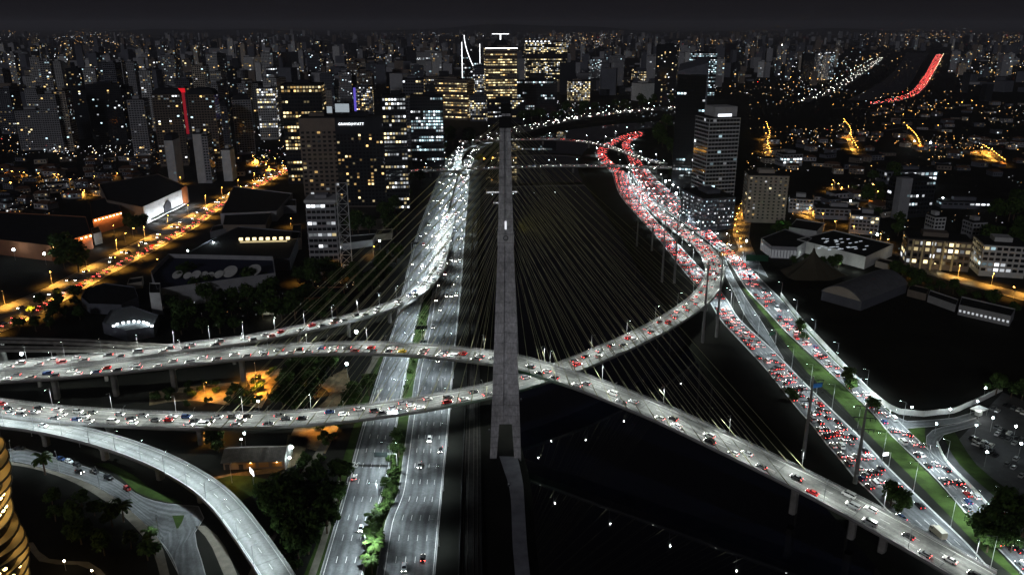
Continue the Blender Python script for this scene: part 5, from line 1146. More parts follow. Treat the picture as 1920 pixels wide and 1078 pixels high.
# tent
p = G(1520, 518); t = thing('tensile_tent', 'dark peaked tensile tent with a lit seam beside the hangar', 'tent', (p.x, p.y, 0))
mb = MB(); K = 20; rings = []
for j in range(7):
    a = j / 6; r = 17 * (1 - a) ** 1.8 + .4
    rings.append([(math.cos(k * 2 * math.pi / K) * r * (1.35 + .25 * math.cos(3 * k * 2 * math.pi / K)), math.sin(k * 2 * math.pi / K) * r * .9, 1.5 + 20 * a - (1 - a) * math.cos(6 * k * math.pi / K * 2) * 0.6) for k in range(K)])
mb.loft(rings); mb.build('canopy', mat('tent_fabric', (.07, .06, .04), .9), t)
mb = MB(); mb.tube((0, 0, 0), (0, 0, 24), .3); mb.build('pole', STEEL, t)
mb = MB(); mb.box((1.6, -4.5, 7), (.3, .3, 3)); mb.box((2.1, -7.5, 4), (.35, .35, 1.6)); mb.build('lit_seam', WIN['yellow'][1], t, 'stuff')
# station house
p = G(483, 866); t = thing('station_house', 'long tiled station house with amber lit bays and a white end wall', 'house', (p.x, p.y, 0), .06)
L_, D_ = 12.6, 5.5
mb = MB(); mb.box((0, 0, 2), (L_, D_, 2)); mb.build('wall', FACADE['brown'], t)
mb = MB(); mb.loft([[(-L_ - .6, -D_ - 1.2, 3.7), (0 - L_ - .6, 0, 6.6), (-L_ - .6, D_ + 1.2, 3.7), (-L_ - .6, D_ + 1.2, 4.0), (-L_ - .6, 0, 6.95), (-L_ - .6, -D_ - 1.2, 4.0)], [(L_ + .3, -D_ - 1.2, 3.7), (L_ + .3, 0, 6.6), (L_ + .3, D_ + 1.2, 3.7), (L_ + .3, D_ + 1.2, 4.0), (L_ + .3, 0, 6.95), (L_ + .3, -D_ - 1.2, 4.0)]]); rf = mb.build('roof', mat('fibre_roof', (.14, .13, .12), .9, .2, noise=.3, scale=.6), t)
mb = MB()
for i in range(34): x = -L_ - .4 + i * (2 * L_ + .4) / 33; mb.loft([[(x - .07, -D_ - 1.2, 4.02), (x + .07, -D_ - 1.2, 4.02), (x + .07, -D_ - 1.2, 4.14), (x - .07, -D_ - 1.2, 4.14)], [(x - .07, 0, 6.97), (x + .07, 0, 6.97), (x + .07, 0, 7.09), (x - .07, 0, 7.09)]])
mb.build('roof_rib', mat('fibre_roof', (.14, .13, .12)), rf, 'stuff')
mb = MB(); mb.loft([[(L_ + .35, -D_ - 1.3, 0), (L_ + .35, -D_ - 1.3, 4.3), (L_ + .35, 0, 7.3), (L_ + .35, D_ + 1.3, 4.3), (L_ + .35, D_ + 1.3, 0)], [(L_ + .75, -D_ - 1.3, 0), (L_ + .75, -D_ - 1.3, 4.3), (L_ + .75, 0, 7.3), (L_ + .75, D_ + 1.3, 4.3), (L_ + .75, D_ + 1.3, 0)]]); mb.build('end_wall', WHITEWALL, t)
for x in (-11, -5.4): mb = MB(); mb.box((x, -D_ - .06, 1.2), (.9, .05, 1.2)); mb.build('door', FACADE['dark'], t)
for x in (-1.2, 4, 9.6): mb = MB(); mb.box((x, -D_ - .05, 1.9), (2.0, .05, 1.1)); mb.build('shutter', mat('amber_shutter', (.36, .2, .07), .7), t)
for x in (-1.2, 9.6):
    mb = MB(); mb.box((x, -D_ - .35, 3.2), (.18, .18, .12)); mb.build('wall_lamp', mat('amber_lamp', (.8, .8, .8)), t)
    q = Vector((x, -D_ - .8, 3.0)); q.rotate(t.rotation_euler); point(q + t.location, 70, (1, .6, .15), .15)
q = Vector((-8, -D_ - .8, 2.6)); q.rotate(t.rotation_euler); point(q + t.location, 18, (1, .6, .15), .15)
# golden balcony cylinder tower
t = thing('round_tower', 'round tower with golden lit balcony rings at the frame edge', 'building', (-160.4, 196, 0))
mb = MB(); K = 40; R_ = 14.2
mb.loft([[(math.cos(k * 2 * math.pi / K) * R_, math.sin(k * 2 * math.pi / K) * R_, z) for k in range(K)] for z in (0, 68)]); mb.build('wall', mat('tower_glass', (.012, .012, .013), .45, .4), t)
GOLD = mat('lamplit_gold', (.62, .47, .24), .55, .4); GL = mat('balcony_lamp', (.8, .7, .5), .4, emit=(1, .72, .28), es=7, sample='FRONT')  # gold colour carries the lamp light on the balcony floors
for j in range(17):
    z = 1.2 + j * 4.1; mb = MB(); ri = []
    for k in range(K):
        a = k * 2 * math.pi / K; ro = 16.6 + .9 * math.sin(a * 3 + j * .9); dz = .55 * math.sin(a * 2 + j * 1.3)
        ri.append([(math.cos(a) * R_, math.sin(a) * R_, z - .95 + dz), (math.cos(a) * ro, math.sin(a) * ro, z - .35 + dz), (math.cos(a) * ro, math.sin(a) * ro, z + .2 + dz), (math.cos(a) * (ro - .35), math.sin(a) * (ro - .35), z + .2 + dz), (math.cos(a) * R_, math.sin(a) * R_, z - .2 + dz)])
    ri.append(ri[0]); mb.loft(ri, cap=False); mb.m = [1 if i % 5 in (1, 2) else 0 for i in range(len(mb.m))]; b = mb.build('balcony', [GOLD, mat('shaded_parapet', (.05, .04, .03), .6)], t)  # outer faces painted dark for the shaded gaps between rings
    mb = MB()
    for k in range(0, K, 1):
        a = k * 2 * math.pi / K
        if rnd.random() < .55: mb.box((math.cos(a) * (R_ + .1), math.sin(a) * (R_ + .1), z - 1.95), (.5, .5, .22), 0, a)
    mb.build('soffit_light', GL, b, 'stuff')

# car park extra: low roofs of the blocks between the avenue and the highway
for lab, pts, h, f in (('low grey workshop roof beside the punched block', [(505, 402), (556, 400), (556, 388), (512, 388)], 7, 'grey'), ('low pale canteen block before the dark flat roofed hall', [(430, 432), (470, 431), (472, 424), (434, 424)], 5, 'pale'), ('brown annex tucked behind the broad dark hall', [(545, 470), (566, 468), (566, 440), (552, 442)], 9, 'brown'), ('long low depot along the foot of the towers', [(640, 470), (700, 462), (705, 450), (645, 455)], 5, 'grey'), ('pump house near the planted plaza', [(705, 452), (735, 449), (737, 441), (708, 443)], 5, 'beige'), ('grey store shed by the sodium avenue', [(395, 447), (425, 440), (428, 430), (400, 436)], 5, 'grey'), ('small pavilion left of the studio hall', [(240, 545), (268, 540), (270, 530), (244, 534)], 4, 'beige'), ('dark timber yard roof near the compound wall', [(1700, 555), (1735, 564), (1740, 553), (1706, 545)], 4, 'brown'), ('low kiosk row beside the hangar', [(1640, 500), (1665, 507), (1672, 500), (1648, 494)], 4, 'beige')):
    slab(lab, pts, h, f)
# boundary wall, guard booth, signs
def wallpx(label, pts, h, th=.35, m=WHITEWALL, name='boundary_wall'):
    C = catmull([G(x, y) for x, y in pts], 4); t = thing(name, label, 'wall', (0, 0, 0)); mb = MB(); pr = []
    for i, p in enumerate(C):
        a, b = C[max(0, i - 1)], C[min(len(C) - 1, i + 1)]; d = (b - a).normalized(); n = Vector((-d.y, d.x, 0)) * th / 2
        pr.append([p - n, p - n + Vector((0, 0, h)), p + n + Vector((0, 0, h)), p + n])
    mb.loft(pr); mb.build('wall_panel', m, t); mb = MB()
    for i in range(0, len(C)): mb.box((C[i].x, C[i].y, h / 2 + .05), (.22, .22, h / 2 + .05))
    mb.build('wall_post', m, t, 'stuff')
wallpx('long floodlit white boundary wall bending away beside the express lanes', [(1464, 556), (1497, 598), (1540, 645), (1580, 688), (1630, 738), (1668, 768), (1686, 776), (1712, 779), (1732, 780.5), (1760, 777), (1788, 774), (1812, 764), (1838, 753), (1878, 733)], 2.8)
wallpx('lower pale wall along the exit lane and parking lawn', [(1757, 832), (1770, 860), (1788, 882), (1812, 905), (1840, 935), (1862, 960)], 1.3)
p = G(1834, 778); t = thing('gate_booth', 'floodlit white gate booth at the car park entry', 'booth', (p.x, p.y, 0), .5)
mb = MB(); mb.box((0, 0, 1.3), (1.3, 1.1, 1.3)); mb.build('wall', FACADE['white'], t); mb = MB(); mb.box((0, 0, 3.3), (3.6, 2.4, .2)); mb.build('roof', FACADE['white'], t)
mb = MB(); [mb.tube((x, y, 0), (x, y, 3.1), .1) for x in (-3.2, 3.2) for y in (-2, 2)]; mb.build('post', STEEL, t, 'stuff'); point((p.x - 2, p.y - 4, 4.5), 900, (.95, 1, .95)); point((p.x + 1, p.y - 1, 2.9), 200, (.95, 1, .95))
def sign(label, px, py, hgt, w, h, col, arm=0, yaw=0, name='road_sign', wx=0):
    p = G(px, py, hgt); t = thing(name, label, 'road sign', (p.x, p.y, 0), yaw)
    mb = MB(); mb.tube((arm, .2, 0), (arm, .2, hgt + (h / 2 if arm == 0 else .4)), .14)
    if arm: mb.tube((arm, .2, hgt + .3), (-w / 2, .2, hgt + .3), .09)
    mb.build('post', STEEL, t); mb = MB(); mb.box((0, 0, hgt), (w / 2, .08, h / 2)); mb.build('panel', mat('sign_' + col, dict(dark=(.015, .02, .02), green=(.01, .07, .035), blue=(.02, .11, .32), white=(.75, .76, .78))[col], .5), t)
sign('black backed overhead sign on an arm across the outer highway', 714, 852, 7, 5.5, 2.2, 'dark', 6.5)
sign('twin black overhead sign over the planted median', 790, 614, 8.5, 7, 2.2, 'dark', 0)
sign('smaller black sign below the twin one in the median', 793, 640, 5, 5, 1.6, 'dark', 0)
sign('green overhead sign at the first outer edge post of the express lanes', 1448, 625, 7, 5, 2, 'green', 4, .6)
sign('dark green overhead sign farther down the express lanes', 1590, 698, 7, 5, 2, 'green', 4, .6)
sign('blue sign panel beside the power pole crossarms', 1533, 722, 8, 5.5, 2.4, 'blue', 0, .3)
sign('small white sign on a bent post in the grass strip', 1661, 851, 7, 2.6, 1.5, 'white', 2.5, .2)
sign('white billboard panel on the lawn before the station house', 472, 884, 6, 4.2, 2.4, 'white', 0, -.9)
sign('green hoarding where the side street meets the express lanes', 1420, 484, 3, 17, 5, 'green', 0, -.1)
sign('small dark sign high over the outer highway beyond the ramp', 780, 456, 7, 5, 2, 'dark', -4)
# '50' painted on the outer carriageway
fc = bpy.data.curves.new('speed_number', 'FONT'); fc.body = '50'; fc.size = 4.2; fo = bpy.data.objects.new('speed_number', fc); COL.objects.link(fo)
dg = bpy.context.evaluated_depsgraph_get(); sm = bpy.data.meshes.new_from_object(fo.evaluated_get(dg)); bpy.data.objects.remove(fo); sm.materials.clear(); sm.materials.append(PAINT)
p = G(677, 867); o = link('speed_number', sm, bpy.data.objects['road'], 'stuff', (p.x, p.y, .07), math.pi - .15); o.scale = (.9, 1.35, 1)
# power poles
def power_pole(label, px, yb, yt, k=1.0):
    p = G(px, yb); dep = PITCH + math.atan((yt - 539) / F_PX); h = CAM_H - p.y * math.tan(dep)
    t = thing('power_pole', label, 'power pole', (p.x, p.y, 0), -.15, 'high tension power poles on the river bank')
    mb = MB(); mb.tube((0, 0, 0), (0, 0, h), .95, .32, 10); mb.build('pole', mat('pole_concrete', (.22, .215, .21), .9, .2, noise=.25, scale=.3), t)
    for z in (h - 1.5, h - 6.5, h - 11.5):
        mb = MB(); mb.tube((-4.3, 0, z), (4.3, 0, z), .17, k=6); b = mb.build('cross_arm', DARKSTEEL, t); mb = MB()
        for x in (-4.1, -2.2, 2.2, 4.1): mb.tube((x, 0, z - 1.4), (x, 0, z), .12, k=5)
        mb.build('insulator', DARKSTEEL, b, 'stuff')
    return t, h
poles = []
for a in [('nearest power pole but one, rising just past the upper deck', 1603, 905, 755), ('power pole rising from the bank behind the upper deck lamp', 1506, 858, 705), ('power pole before the bend of the lower deck, outer of the pair', 1343, 632, 478), ('power pole before the bend of the lower deck, inner of the pair', 1317, 642, 487), ('power pole of the middle pair nearest the jam', 1264, 531, 398), ('power pole of the middle pair nearest the river', 1241, 529, 405), ('faint power pole of the far pair nearest the jam', 1222, 470, 415), ('faint power pole of the far pair nearest the river', 1194, 462, 412)]: poles.append(power_pole(*a))
wires = MB()
for a, b in ((1, 3), (3, 5), (5, 7), (0, 2), (2, 4), (4, 6)):
    (ta, ha), (tb, hb) = poles[a], poles[b]
    for dz in (2.9, 7.9, 12.9):
        for x in (-4.1, 4.1):
            A = ta.location + Vector((x, 0, ha - dz)); B = tb.location + Vector((x, 0, hb - dz)); pr = A
            for i in range(1, 9):
                s = i / 8; q = A.lerp(B, s) - Vector((0, 0, 6 * 4 * s * (1 - s) * .5)); wires.tube(pr, q, .03, k=3); pr = q
wo = wires.build('power_lines', DARKSTEEL, None, 'stuff'); wo['label'] = 'sagging power lines strung between the bank poles'; wo['category'] = 'power lines'
# ================================================================== trees
def tree_mesh(seed, R, H, nclump, nleaf, leaf, shape='round'):
    r = random.Random(seed); mb = MB(); cl = []
    for i in range(nclump):
        a = r.uniform(0, 6.28); q = math.sqrt(r.random()) * R * .72; z = H * r.uniform(.45, .92)
        if shape == 'round': q *= math.sqrt(max(.1, 1 - ((z / H - .62) / .45) ** 2))
        cl.append((math.cos(a) * q, math.sin(a) * q, z, R * r.uniform(.28, .5)))
    for cx, cyy, cz, cr in cl:
        m = r.choice([0, 0, 1, 1, 2])
        for k in range(nleaf):
            v = Vector((r.gauss(0, 1), r.gauss(0, 1), r.gauss(0, .8))).normalized() * cr * r.uniform(.6, 1.08); p = Vector((cx, cyy, cz)) + v
            n = (v.normalized() + Vector((r.uniform(-.7, .7), r.uniform(-.7, .7), r.uniform(-.2, .9)))).normalized()
            u = n.orthogonal().normalized(); w = n.cross(u); an = r.uniform(0, 6.28); u, w = u * math.cos(an) + w * math.sin(an), w * math.cos(an) - u * math.sin(an)
            s = leaf * r.uniform(.6, 1.3); mb.quad(p - u * s - w * s * .55, p + u * s - w * s * .4, p + u * s * .8 + w * s * .55, p - u * s * .7 + w * s * .5, m if r.random() < .75 else r.choice([0, 1, 2]))
    crown = mb.mesh('crown', LEAF)
    mb = MB(); mb.tube((0, 0, -.2), (R * .04, 0, H * .45), R * .075, R * .05, 7)
    for i in range(5):
        c = cl[i % len(cl)]; mb.tube((R * .04, 0, H * r.uniform(.3, .45)), (c[0] * .8, c[1] * .8, c[2]), R * .04, R * .012, 5)
    return crown, mb.mesh('trunk', BARK)
def palm_mesh(seed, H, R):
    r = random.Random(seed); mb = MB(); n = 26
    for i in range(n):
        a = i * 2 * math.pi / n * 1.9 + r.uniform(-.2, .2); el = r.uniform(-.3, 1.1); pr = Vector((0, 0, H)); d = Vector((math.cos(a) * math.cos(el), math.sin(a) * math.cos(el), math.sin(el)))
        side = Vector((-math.sin(a), math.cos(a), 0)); w0 = .16
        for k in range(6):
            d = (d + Vector((0, 0, -.26))).normalized(); q = pr + d * R / 6; w1 = R * .16 * math.sin(math.pi * min(1, (k + 1.3) / 7.2)) + .05; dr = Vector((0, 0, -.35 * w1))
            m = r.choice([0, 1, 2])
            mb.quad(pr, q, q + side * w1 + dr, pr + side * w0 + dr * .8, m); mb.quad(q, pr, pr - side * w0 + dr * .8, q - side * w1 + dr, m); pr, w0 = q, w1
    crown = mb.mesh('crown', LEAF); mb = MB(); mb.tube((0, 0, -.2), (.15, .1, H), .28, .2, 7); return crown, mb.mesh('trunk', BARK)
TREES = [tree_mesh(1, 4.2, 8.5, 15, 46, .55), tree_mesh(2, 5.0, 10, 18, 46, .6), tree_mesh(3, 3.4, 7, 13, 42, .5), tree_mesh(4, 5.8, 12.5, 20, 46, .68), tree_mesh(5, 4.4, 11.5, 16, 44, .6)]
BUSH = [tree_mesh(11, 2.2, 3.0, 9, 36, .36, 'flat'), tree_mesh(12, 2.6, 3.6, 10, 38, .4, 'flat')]
PALM = [palm_mesh(21, 4.8, 3.3), palm_mesh(22, 5.8, 3.6), palm_mesh(23, 4.0, 3.0)]
tree_log = []
def plant(p, kind, where, scale=1.0, name=None):
    src = dict(tree=TREES, bush=BUSH, palm=PALM)[kind]; i = rnd.randrange(len(src)); c, tk = src[i]
    nm = name or dict(tree='tree', bush='shrub', palm='palm_tree')[kind]
    t = thing(nm, '', dict(tree='tree', bush='shrub', palm='palm tree')[kind], (p.x, p.y, 0), rnd.uniform(0, 6.28)); s = scale * rnd.uniform(.85, 1.2); t.scale = (s, s, s * rnd.uniform(.9, 1.1))
    link('crown', c, t); link('trunk', tk, t)
    size = {0: 'round', 1: 'broad', 2: 'small', 3: 'big tall', 4: 'slim'}.get(i, 'round') if kind == 'tree' else {0: 'low', 1: 'bushy'}.get(i, 'low') if kind == 'bush' else {0: 'mid-height', 1: 'tall', 2: 'short'}[i]
    tree_log.append((t, kind, where, size, to_px(p)))
    return t
def inpoly(x, y, P):
    c = False
    for i in range(len(P)):
        (x1, y1), (x2, y2) = P[i], P[i - 1]
        if (y1 > y) != (y2 > y) and x < (x2 - x1) * (y - y1) / (y2 - y1) + x1: c = not c
    return c
def grove(P, n, kind, where, scale=1.0, mind=4):
    xs, ys = [p[0] for p in P], [p[1] for p in P]; put = []; k = 0
    while len(put) < n and k < n * 40:
        k += 1; x, y = rnd.uniform(min(xs), max(xs)), rnd.uniform(min(ys), max(ys))
        if not inpoly(x, y, P): continue
        p = G(x, y)
        if any((p - q).length < mind for q in put): continue
        put.append(p); plant(p, kind, where, scale)
# planted median of the white highway
for x, y, k, s in [(744, 838, 'tree', .78), (748, 856, 'tree', .62), (741, 850, 'bush', 1.2), (706, 980, 'palm', 1.0), (703, 995, 'palm', 1.05), (711, 968, 'palm', .9), (699, 1012, 'palm', 1.0), (705, 1008, 'palm', .85), (697, 1032, 'palm', 1.05), (702, 1050, 'palm', 1.1), (692, 1062, 'palm', 1), (698, 1075, 'palm', 1.0), (706, 1030, 'palm', .9), (733, 892, 'bush', 1), (738, 905, 'bush', 1), (728, 915, 'bush', 1.2), (737, 925, 'bush', 1), (726, 935, 'bush', 1), (731, 948, 'bush', .9), (742, 885, 'bush', .9), (723, 952, 'bush', 1), (750, 815, 'bush', .8), (794, 598, 'bush', .8), (800, 580, 'bush', .9), (788, 625, 'bush', .8), (797, 590, 'bush', .8), (735, 865, 'bush', 1), (740, 872, 'bush', .9), (718, 962, 'bush', .9), (747, 826, 'bush', .8), (762, 730, 'bush', .6), (782, 655, 'bush', .6), (790, 610, 'bush', .7), (802, 555, 'bush', .7), (712, 1020, 'bush', .9), (690, 1045, 'bush', .8), (768, 700, 'bush', .7), (775, 680, 'bush', .7)]:
    plant(G(x, y), k, 'in the highway median', s)
grove([(490, 945), (560, 935), (640, 900), (640, 930), (610, 1020), (560, 1060), (510, 990)], 24, 'tree', 'in the dark thicket beside the outer highway', 1.0, 4.5)
grove([(500, 1010), (560, 1040), (560, 1078), (530, 1078)], 4, 'bush', 'on the slope below the empty ramp')
grove([(520, 770), (540, 700), (590, 690), (640, 690), (600, 740), (570, 775)], 24, 'tree', 'in the black grove between the two decks', 1.05, 4.5)
grove([(660, 740), (700, 735), (690, 790), (640, 800)], 6, 'tree', 'beside the lower deck near the outer highway', .9)
grove([(310, 560), (340, 530), (560, 545), (640, 580), (640, 600), (450, 625), (320, 635)], 46, 'tree', 'in the dark wood behind the ramp viaduct', 1.3, 7)
grove([(540, 520), (700, 510), (735, 470), (745, 500), (700, 560), (560, 540)], 22, 'tree', 'around the foot of the lattice tower', 1.2, 7)
grove([(90, 560), (150, 540), (200, 590), (60, 630), (20, 625)], 14, 'tree', 'in the dark verge below the sodium avenue', .85, 7)
grove([(110, 480), (165, 480), (160, 510), (110, 520)], 6, 'tree', 'before the terracotta warehouse', 1.6, 7)
grove([(235, 430), (275, 425), (270, 440), (240, 445)], 4, 'tree', 'between the terracotta hall and the mall', 1.5)
grove([(640, 455), (740, 430), (760, 400), (790, 350), (800, 330), (770, 330), (700, 420)], 16, 'tree', 'on the dark bank between towers and highway', 1.5, 8)
for x, y in ((728, 433), (750, 428), (745, 440)): plant(G(x, y), 'tree', 'brightly lit by the plaza beside the highway', 1.2)
grove([(430, 740), (500, 700), (480, 760), (440, 765)], 8, 'bush', 'in the amber yard under the decks', 1.0, 3)
grove([(460, 705), (540, 690), (520, 730), (470, 765), (440, 760)], 12, 'bush', 'scrubby in the lit yard between the decks', .8, 3)
grove([(590, 800), (650, 740), (650, 800), (600, 850)], 14, 'bush', 'scrubby on the amber track behind the station house', .9, 3)
grove([(270, 740), (430, 715), (430, 760), (290, 765)], 14, 'bush', 'scrubby under the upper deck', 1.0, 4)
grove([(560, 850), (610, 860), (590, 900), (545, 905)], 9, 'bush', 'scrubby beside the station house lane', .9, 3)
for x, y in ((404, 842), (396, 838), (410, 848)): plant(G(x, y), 'tree', 'glowing amber beside the station house', .8)
for x, y in ((455, 745), (440, 735)): plant(G(x, y), 'tree', 'glowing amber by the yard wall', .7)
for x, y in ((85, 890), (232, 978), (284, 1018), (292, 1040), (278, 1050)): plant(G(x, y), 'palm', 'on the park edge by the quiet street', 1.1)
grove([(70, 900), (200, 950), (270, 1040), (180, 1050), (90, 1000)], 10, 'tree', 'in the dark corner park', .8, 6)
for x, y, s in ((1498, 628, .9), (1505, 640, .8), (1588, 725, .9), (1596, 735, .8), (1632, 765, .7), (1640, 775, .7)): plant(G(x, y), 'tree', 'in the grass strip overhanging the express lanes', s)
for x, y, s in ((1828, 1005, .8), (1838, 1015, .7), (1860, 1000, 1.2), (1875, 985, 1.2), (1885, 1015, 1.2), (1850, 1035, 1), (1900, 990, 1.2), (1895, 1035, 1.0), (1915, 1010, 1.2)): plant(G(x, y), 'tree', 'at the foot of the express lanes', s)
for x, y, s in ((1690, 958, .8), (1683, 966, .8), (1670, 948, .7), (1480, 745, .7), (1487, 755, .7)): plant(G(x, y), 'tree', 'squeezed between the upper deck and the jam', s)
grove([(1560, 340), (1700, 330), (1720, 420), (1680, 470), (1620, 400)], 18, 'tree', 'in the dark grove left of the stair tower', 1.6, 8)
grove([(1840, 430), (1920, 380), (1920, 500), (1850, 470)], 10, 'tree', 'in the black grove by the frame edge', 1.6, 8)
grove([(1650, 500), (1720, 530), (1850, 570), (1900, 590), (1780, 560), (1700, 545)], 14, 'tree', 'along the amber lane behind the hangar', 1.0, 6)
grove([(1470, 495), (1560, 505), (1590, 500), (1500, 490)], 8, 'tree', 'before the white front of the flat roofed hall', .7, 5)
grove([(1470, 470), (1430, 440), (1470, 425), (1480, 440)], 5, 'tree', 'beside the glass showroom', .9, 6)
plant(G(1455, 440), 'tree', 'lit green by a hidden lamp near the showroom', 1.3); p = G(1455, 436); point((p.x, p.y - 5, 11), 900, (.35, 1, .35))
grove([(1200, 345), (1330, 300), (1370, 420), (1300, 380), (1250, 350)], 10, 'tree', 'behind the embankment lamps', 1.5, 8)
grove([(960, 240), (1270, 198), (1270, 190), (1000, 222)], 26, 'tree', 'along the far bank avenue', 2.0, 16)
grove([(850, 300), (900, 262), (840, 262), (800, 300)], 10, 'tree', 'round the hooked ramp', 2.0, 10)
grove([(900, 305), (932, 292), (930, 318), (900, 320)], 6, 'tree', 'in the amber light beside the mast', 1.5, 8)
grove([(1200, 250), (1280, 240), (1280, 300), (1220, 300)], 10, 'tree', 'inside the far red bend', 2.2, 12)
plant(G(1850, 735), 'tree', 'yellow lit at the end of the pale wall', .8)
grove([(1860, 740), (1920, 740), (1920, 760)], 4, 'tree', 'behind the car park corner', .8)
print('trees', len(tree_log), 'lamps', N_LAMP, 'cars', len(near), len(far_c))
cnt = {}
for t, kind, where, size, px in sorted(tree_log, key=lambda a: (a[2], a[1], a[4][0])):
    k = (where, kind); cnt[k] = cnt.get(k, 0) + 1
    t['label'] = brief('%s %s %s, %s from the left' % (size, dict(tree='tree', bush='shrub', palm='palm')[kind], where, ordinal(cnt[k]))); t['group'] = dict(tree='trees ', bush='shrubs ', palm='palms ')[kind] + where
WW[:] = [6, 3, 1]
# ================================================================== low houses of the two far quarters
hs = []
def house(p, i, where):
    w, d, h = rnd.uniform(5, 10), rnd.uniform(5, 8), rnd.uniform(3, 7.5); fac = rnd.choice(['grey', 'beige', 'slate', 'brown', 'slate'])
    t = thing('house', '', 'house', (p.x, p.y, 0), rnd.uniform(-.5, .5)); mb = MB(); mb.box((0, 0, h / 2), (w, d, h / 2)); mb.build('wall', FACADE[fac], t)
    mb = MB(); flat = rnd.random() < .45
    if flat: mb.box((0, 0, h + .2), (w + .2, d + .2, .2)); mb.build('roof', ROOF_DK, t)
    else: mb.loft([[(-w - .5, -d - .5, h), (w + .5, -d - .5, h), (w + .5, d + .5, h), (-w - .5, d + .5, h)], [(-w * .5, -.1, h + 2.4), (w * .5, -.1, h + 2.4), (w * .5, .1, h + 2.4), (-w * .5, .1, h + 2.4)]]); mb.build('roof', ROOF_TILE, t)
    dk, ld = MB(), {}
    winrow((dk, ld), lambda u, z, o: (u, -d - o, z), 2 * w - 1, h - .8, .5, 4, max(1, int(h / 3)), .05, .16, MIX, False, .45, .45)
    if dk.f: dk.build('dark_window', GLASS_DK, t, 'stuff')
    merge_lit(ld, 'lit_window', t); hs.append((t, fac, 'flat roofed' if flat else 'tile roofed', where, to_px(p)))
for P, n, where in (([(0, 300), (280, 300), (280, 345), (150, 375), (0, 415)], 60, 'in the low quarter behind the terracotta halls'), ([(1400, 245), (1920, 260), (1920, 330), (1560, 330), (1400, 320)], 62, 'in the low quarter beyond the beige apartments'), ([(1490, 380), (1700, 350), (1660, 420), (1520, 400)], 22, 'along the amber street'), ([(430, 300), (520, 290), (520, 330), (440, 350)], 8, 'by the upper avenue'), ([(1640, 200), (1920, 195), (1920, 255), (1640, 245)], 30, 'on the dark far slope')):
    xs, ys = [a for a, b in P], [b for a, b in P]; put = []; k = 0
    while len(put) < n and k < 4000:
        k += 1; x, y = rnd.uniform(min(xs), max(xs)), rnd.uniform(min(ys), max(ys))
        if not inpoly(x, y, P): continue
        p = G(x, y)
        if any((p - q).length < 17 for q in put): continue
        put.append(p); house(p, len(put), where)
cnt = {}
for t, fac, rf, where, px in sorted(hs, key=lambda a: (a[3], a[1], a[2], a[4][0])):
    k = (where, fac, rf); cnt[k] = cnt.get(k, 0) + 1; t['label'] = brief('%s %s house %s, %s of its kind from the left' % (fac, rf, where, ordinal(cnt[k]))); t['group'] = 'houses ' + where
# ================================================================== the skyline beyond
sk = []
def blocked(x, y):
    return (1560 < x < 1790 and y > 98 and abs(x - (1700 - (y - 100) * .5)) < 120) or (x > 1280 and y > 190) or (960 < x < 1290 and y > 180) or (840 < x < 960 and y > 165) or (1330 < x < 1600 and y > 165)
zones = [(0, 520, 112, 262, 96, 'on the left', (50, 118)), (500, 900, 96, 215, 60, 'behind the hotel slab', (40, 100)), (960, 1300, 84, 170, 44, 'beyond the far bank', (35, 95)), (1290, 1620, 84, 160, 36, 'on the right', (35, 95)), (1650, 1920, 80, 150, 26, 'past the far red highway', (30, 80))]
for x0, x1, y0, y1, n, where, (h0, h1) in zones:
    k = 0; put = []
    while len(put) < n and k < 3000:
        k += 1; x = rnd.uniform(x0, x1); y = y0 + (y1 - y0) * rnd.random() ** 1.1
        if blocked(x, y): continue
        p = G(x, y)
        if any(abs(a - x) < 8 and abs(b - y) < 9 for a, b in put): continue
        put.append((x, y)); W = rnd.uniform(14, 30); h = rnd.uniform(h0, h1); fac = rnd.choices(['grey', 'slate', 'dark', 'beige', 'pale', 'brown'], [7, 4, 2, 3.5, 4.5, 2])[0]
        far = p.y > 2200
        t, *_ = tower('x', 0, 0, 0, 0, fac, W * rnd.uniform(.7, 1.1), rnd.uniform(-.4, .4), rnd.uniform(.02, .16) * (1.5 if far else 1), MIX, rnd.random() < .25, 3.2 if not far else 6.0, 3.6 if not far else 6, not far, X=p.x, Y=p.y, h=h, W=W, dark=not far, roofbox=True, name='apartment_tower')
        sk.append((t, fac, where, 'tall' if h > 75 else 'mid-height' if h > 52 else 'short', x))
cnt = {}
for t, fac, where, ht, x in sorted(sk, key=lambda a: (a[2], a[3], a[1], a[4])):
    k = (where, ht, fac); cnt[k] = cnt.get(k, 0) + 1; t['label'] = brief('%s %s apartment tower in the skyline %s, %s such from the left' % (ht, fac, where, ordinal(cnt[k]))); t['group'] = 'skyline towers ' + where
# city fabric too far to tell apart: boxes in one mass, and its street and window lights in another
mb = MB(); fcs = ['slate', 'dark', 'brown', 'slate', 'grey']
for i in range(2600):
    a = math.radians(rnd.uniform(-36, 36)); r = 1900 * (8.5 ** rnd.random()); X, Y = math.sin(a) * r, math.cos(a) * r; x, y = to_px((X, Y, 0))
    if blocked(x, y) or (x > 1300 and y > 120 and rnd.random() < .7): continue
    h = rnd.choice([6, 9, 12, 25, 40, 55, 70]) * rnd.uniform(.7, 1.3); w = rnd.uniform(9, 22); mb.box((X, Y, h / 2), (w, w * rnd.uniform(.6, 1), h / 2), rnd.randrange(len(fcs)), rnd.uniform(-.6, .6))
fb = mb.build('distant_buildings', [FACADE[k] for k in fcs], None, 'stuff'); fb['label'] = 'distant mass of city blocks fading to the horizon'; fb['category'] = 'buildings'
LM = [mat('far_light_' + n, (.1, .1, .1), .5, emit=c, es=s) for n, c, s in (('white', (.9, .95, 1), 4), ('warm', (1, .66, .3), 4.5), ('amber', (1, .48, .12), 5), ('cool', (.6, .85, 1), 4), ('dimw', (.9, .92, 1), .7), ('dima', (1, .7, .4), .8), ('red', (1, .05, .04), 4))]
